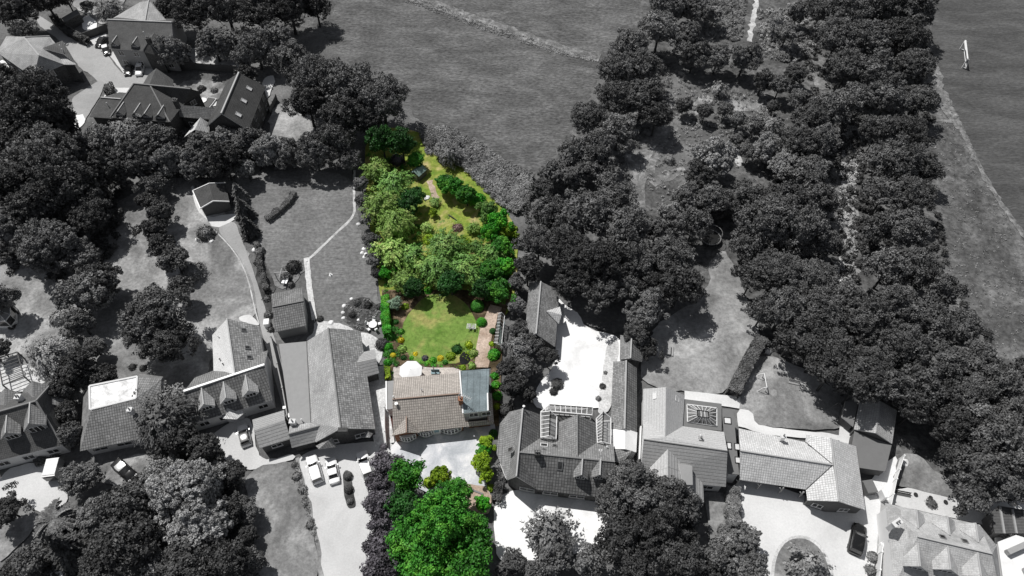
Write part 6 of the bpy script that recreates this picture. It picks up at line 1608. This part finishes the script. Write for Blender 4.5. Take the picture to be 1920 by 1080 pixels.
# pergola at left
t = empty('pergola', P(20, 685, 0), 'open timber pergola over the terrace at the left edge', 'pergola'); mb = MB()
a, b2, c, d = P(-5,672,2.4), P(32,660,2.4), P(45,706,2.4), P(5,722,2.4)
for p, q in ((a, b2), (b2, c), (c, d), (d, a)): mb.bar(p, q, .08)
for k in range(1, 8): mb.bar(lerp(a, d, k/8)+Vector((0,0,.1)), lerp(b2, c, k/8)+Vector((0,0,.1)), .05)
mb.build('rafters', [M['timber']], t)
for p in (a, b2, c, d): mb = MB(); mb.bar(Z(p, 0), p, .08); mb.build('post', [M['timber']], t)
patch('terrace', [(-20,690), (40,680), (80,700), (95,720), (60,735), (-20,740)], 'paving', jit=.1)
# conservatory left edge
t = empty('summerhouse', P(0, 585, 0), 'white octagonal summerhouse with pale ribbed roof at the left edge', 'summerhouse')
R0 = P(-6, 575, 3.3); R1 = P(-4, 592, 3.3); ring = [P(-25,556,2.4), P(10,556,2.4), P(19,566,2.4), P(19,590,2.4), P(10,602,2.4), P(-25,602,2.4)]
mb = MB(); fr = MB()
for k in range(6):
    a, b2 = ring[k], ring[(k+1) % 6]; ap = P(-12, 578, 3.6); mb.face([a, b2, ap]); fr.bar(a, ap, .05); fr.bar(a, b2, .06); fr.bar(Z(a, 0), a, .05)
mb.build('roof', [M['felt_light']], t); fr.build('frame', [M['white_frame']], t); g = MB()
for k in range(6): a, b2 = ring[k], ring[(k+1) % 6]; g.face([Z(a, .8), Z(b2, .8), Z(b2, 2.35), Z(a, 2.35)])
g.build('glazing', [M['glass']], t); g = MB()
for k in range(6): a, b2 = ring[k], ring[(k+1) % 6]; g.face([Z(a, 0), Z(b2, 0), Z(b2, .8), Z(a, .8)])
g.build('wall', [M['white']], t)
plant('bush', 22, 612, 9, 'g1', 'at the foot of the octagonal summerhouse')
plant('bush', 25, 590, 8, 'g1', 'right beside the octagonal summerhouse')
# pots on terrace of mansard house
for i, (x, y, l) in enumerate(((1677, 921, 'dark pot leftmost on the terrace, left of the bench'), (1716, 928, 'dark pot right of the terrace bench'), (1744, 934, 'dark pot above the lone terrace shrub'), (1772, 942, 'dark pot rightmost on the terrace'))):
    c = P(x, y, .3); mb = MB(); mb.lathe(Vector((c.x, c.y, 0)), [(.2, 0), (.28, .5), (.32, .52), (.26, .5)], 12); o = tag(mb.build('plant_pot', M['dark']), l, 'pot')
# bins and boxes
for x, y, sx, sy, sz, m, nm, l, ct_ in ((499,603,.9,1.2,1.1,'white','storage_box','white storage box beside the drive','box'), (1664,1027,1.3,1.6,1.3,'white','oil_tank','white rectangular tank beside the mansard house','tank'), (1659,925,.5,1.3,2.0,'white','gate_pier','white gate pier at the end of the boundary fence','pier'), (1632,912,1.5,1.9,1.5,'tarp','covered_machine','square machine under a grey cover beside the long house','cover'), (546,778,.9,.8,1.6,'white','meter_cabinet','white cabinet at the corner between bungalow and garage','cabinet'), (533,764,.5,.5,1.7,'white','gate_pier','white gate pier at the bottom of the long drive','pier')):
    c = P(x, y, sz); t = empty(nm, (c.x, c.y, 0), l, ct_); t.rotation_euler = (0, 0, R_(8)); mb = MB(); mb.box((0, 0, 0), sx, sy, sz, 0, taper=.94); o = child('body', mb, m, t)
    bv = o.modifiers.new('b', 'BEVEL'); bv.width = .05; mb = MB(); mb.box((0, 0, sz), sx*1.04, sy*1.04, .07, 0, taper=.9); child('lid', mb, m, t)
# curved pipe/branch on the lower lawn, lamp post
pl = [P(571,1021,.1), P(585,1035,.1), P(598,1052,.1), P(612,1080,.1)]; mb = MB(); mb.tube(pl, [.09, .08, .08, .06], 7); tag(mb.build('fallen_branch', M['bark']), 'long dark curved branch lying over the edge of the front lawn', 'branch')
pl = [P(508,1003,.05), P(515,1015,.05), P(524,1026,.05)]; mb = MB(); mb.tube(pl, [.07, .06, .05], 6); mb.tube([pl[1], pl[1]+Vector((.7, .3, .1))], .04, 6); tag(mb.build('fallen_branch', M['bark']), 'short forked twig lying in the middle of the front lawn', 'branch')
pl = [P(841,403,.3), P(848,407,.5), P(856,413,.3)]; mb = MB(); mb.tube(pl, [.12, .1, .1], 7); tag(mb.build('log', M['bark']), 'dark log lying in the long grass of the green garden', 'log')
# person-free small things: lawn fountain
c = P(620, 515, .2); mb = MB(); mb.lathe(Vector((c.x, c.y, 0)), [(.3, 0), (.34, .12), (.1, .16), (.06, .5), (.16, .55), (.02, .6)], 12); tag(mb.build('bird_bath', M['render_white']), 'small pale bird bath in the middle of the striped lawn', 'bird bath')
for x, y, l in ((366, 191, 'left raised bed with pale edging in the courtyard between the brick houses'), (391, 193, 'right raised bed with pale edging in the courtyard between the brick houses')):
    c = P(x, y, .4); t = empty('raised_bed', (c.x, c.y, 0), l, 'planter'); t.rotation_euler = (0, 0, R_(-14))
    mb = MB(); mb.box((0, 0, 0), 2.2, 3.6, .5); child('edging', mb, 'render_white', t); mb = MB(); mb.box((0, 0, .5), 1.8, 3.2, .1); child('planting', mb, 'dark', t)
round_set('white round table between the two raised beds of the brick courtyard', 380, 188, 1.5)
plant('bush', 352, 168, 8, 'g3', '', label='small grey shrub at the left of the brick courtyard'); plant('bush', 378, 166, 9, 'g2', '', label='dark shrub in the middle of the brick courtyard'); plant('bush', 402, 170, 8, 'g3', '', label='small shrub against the tall brick house in the courtyard')
# labels that several trees share must carry a group
for lab, obs in SEEN.items():
    if len(obs) > 1:
        for o in obs: o['group'] = lab
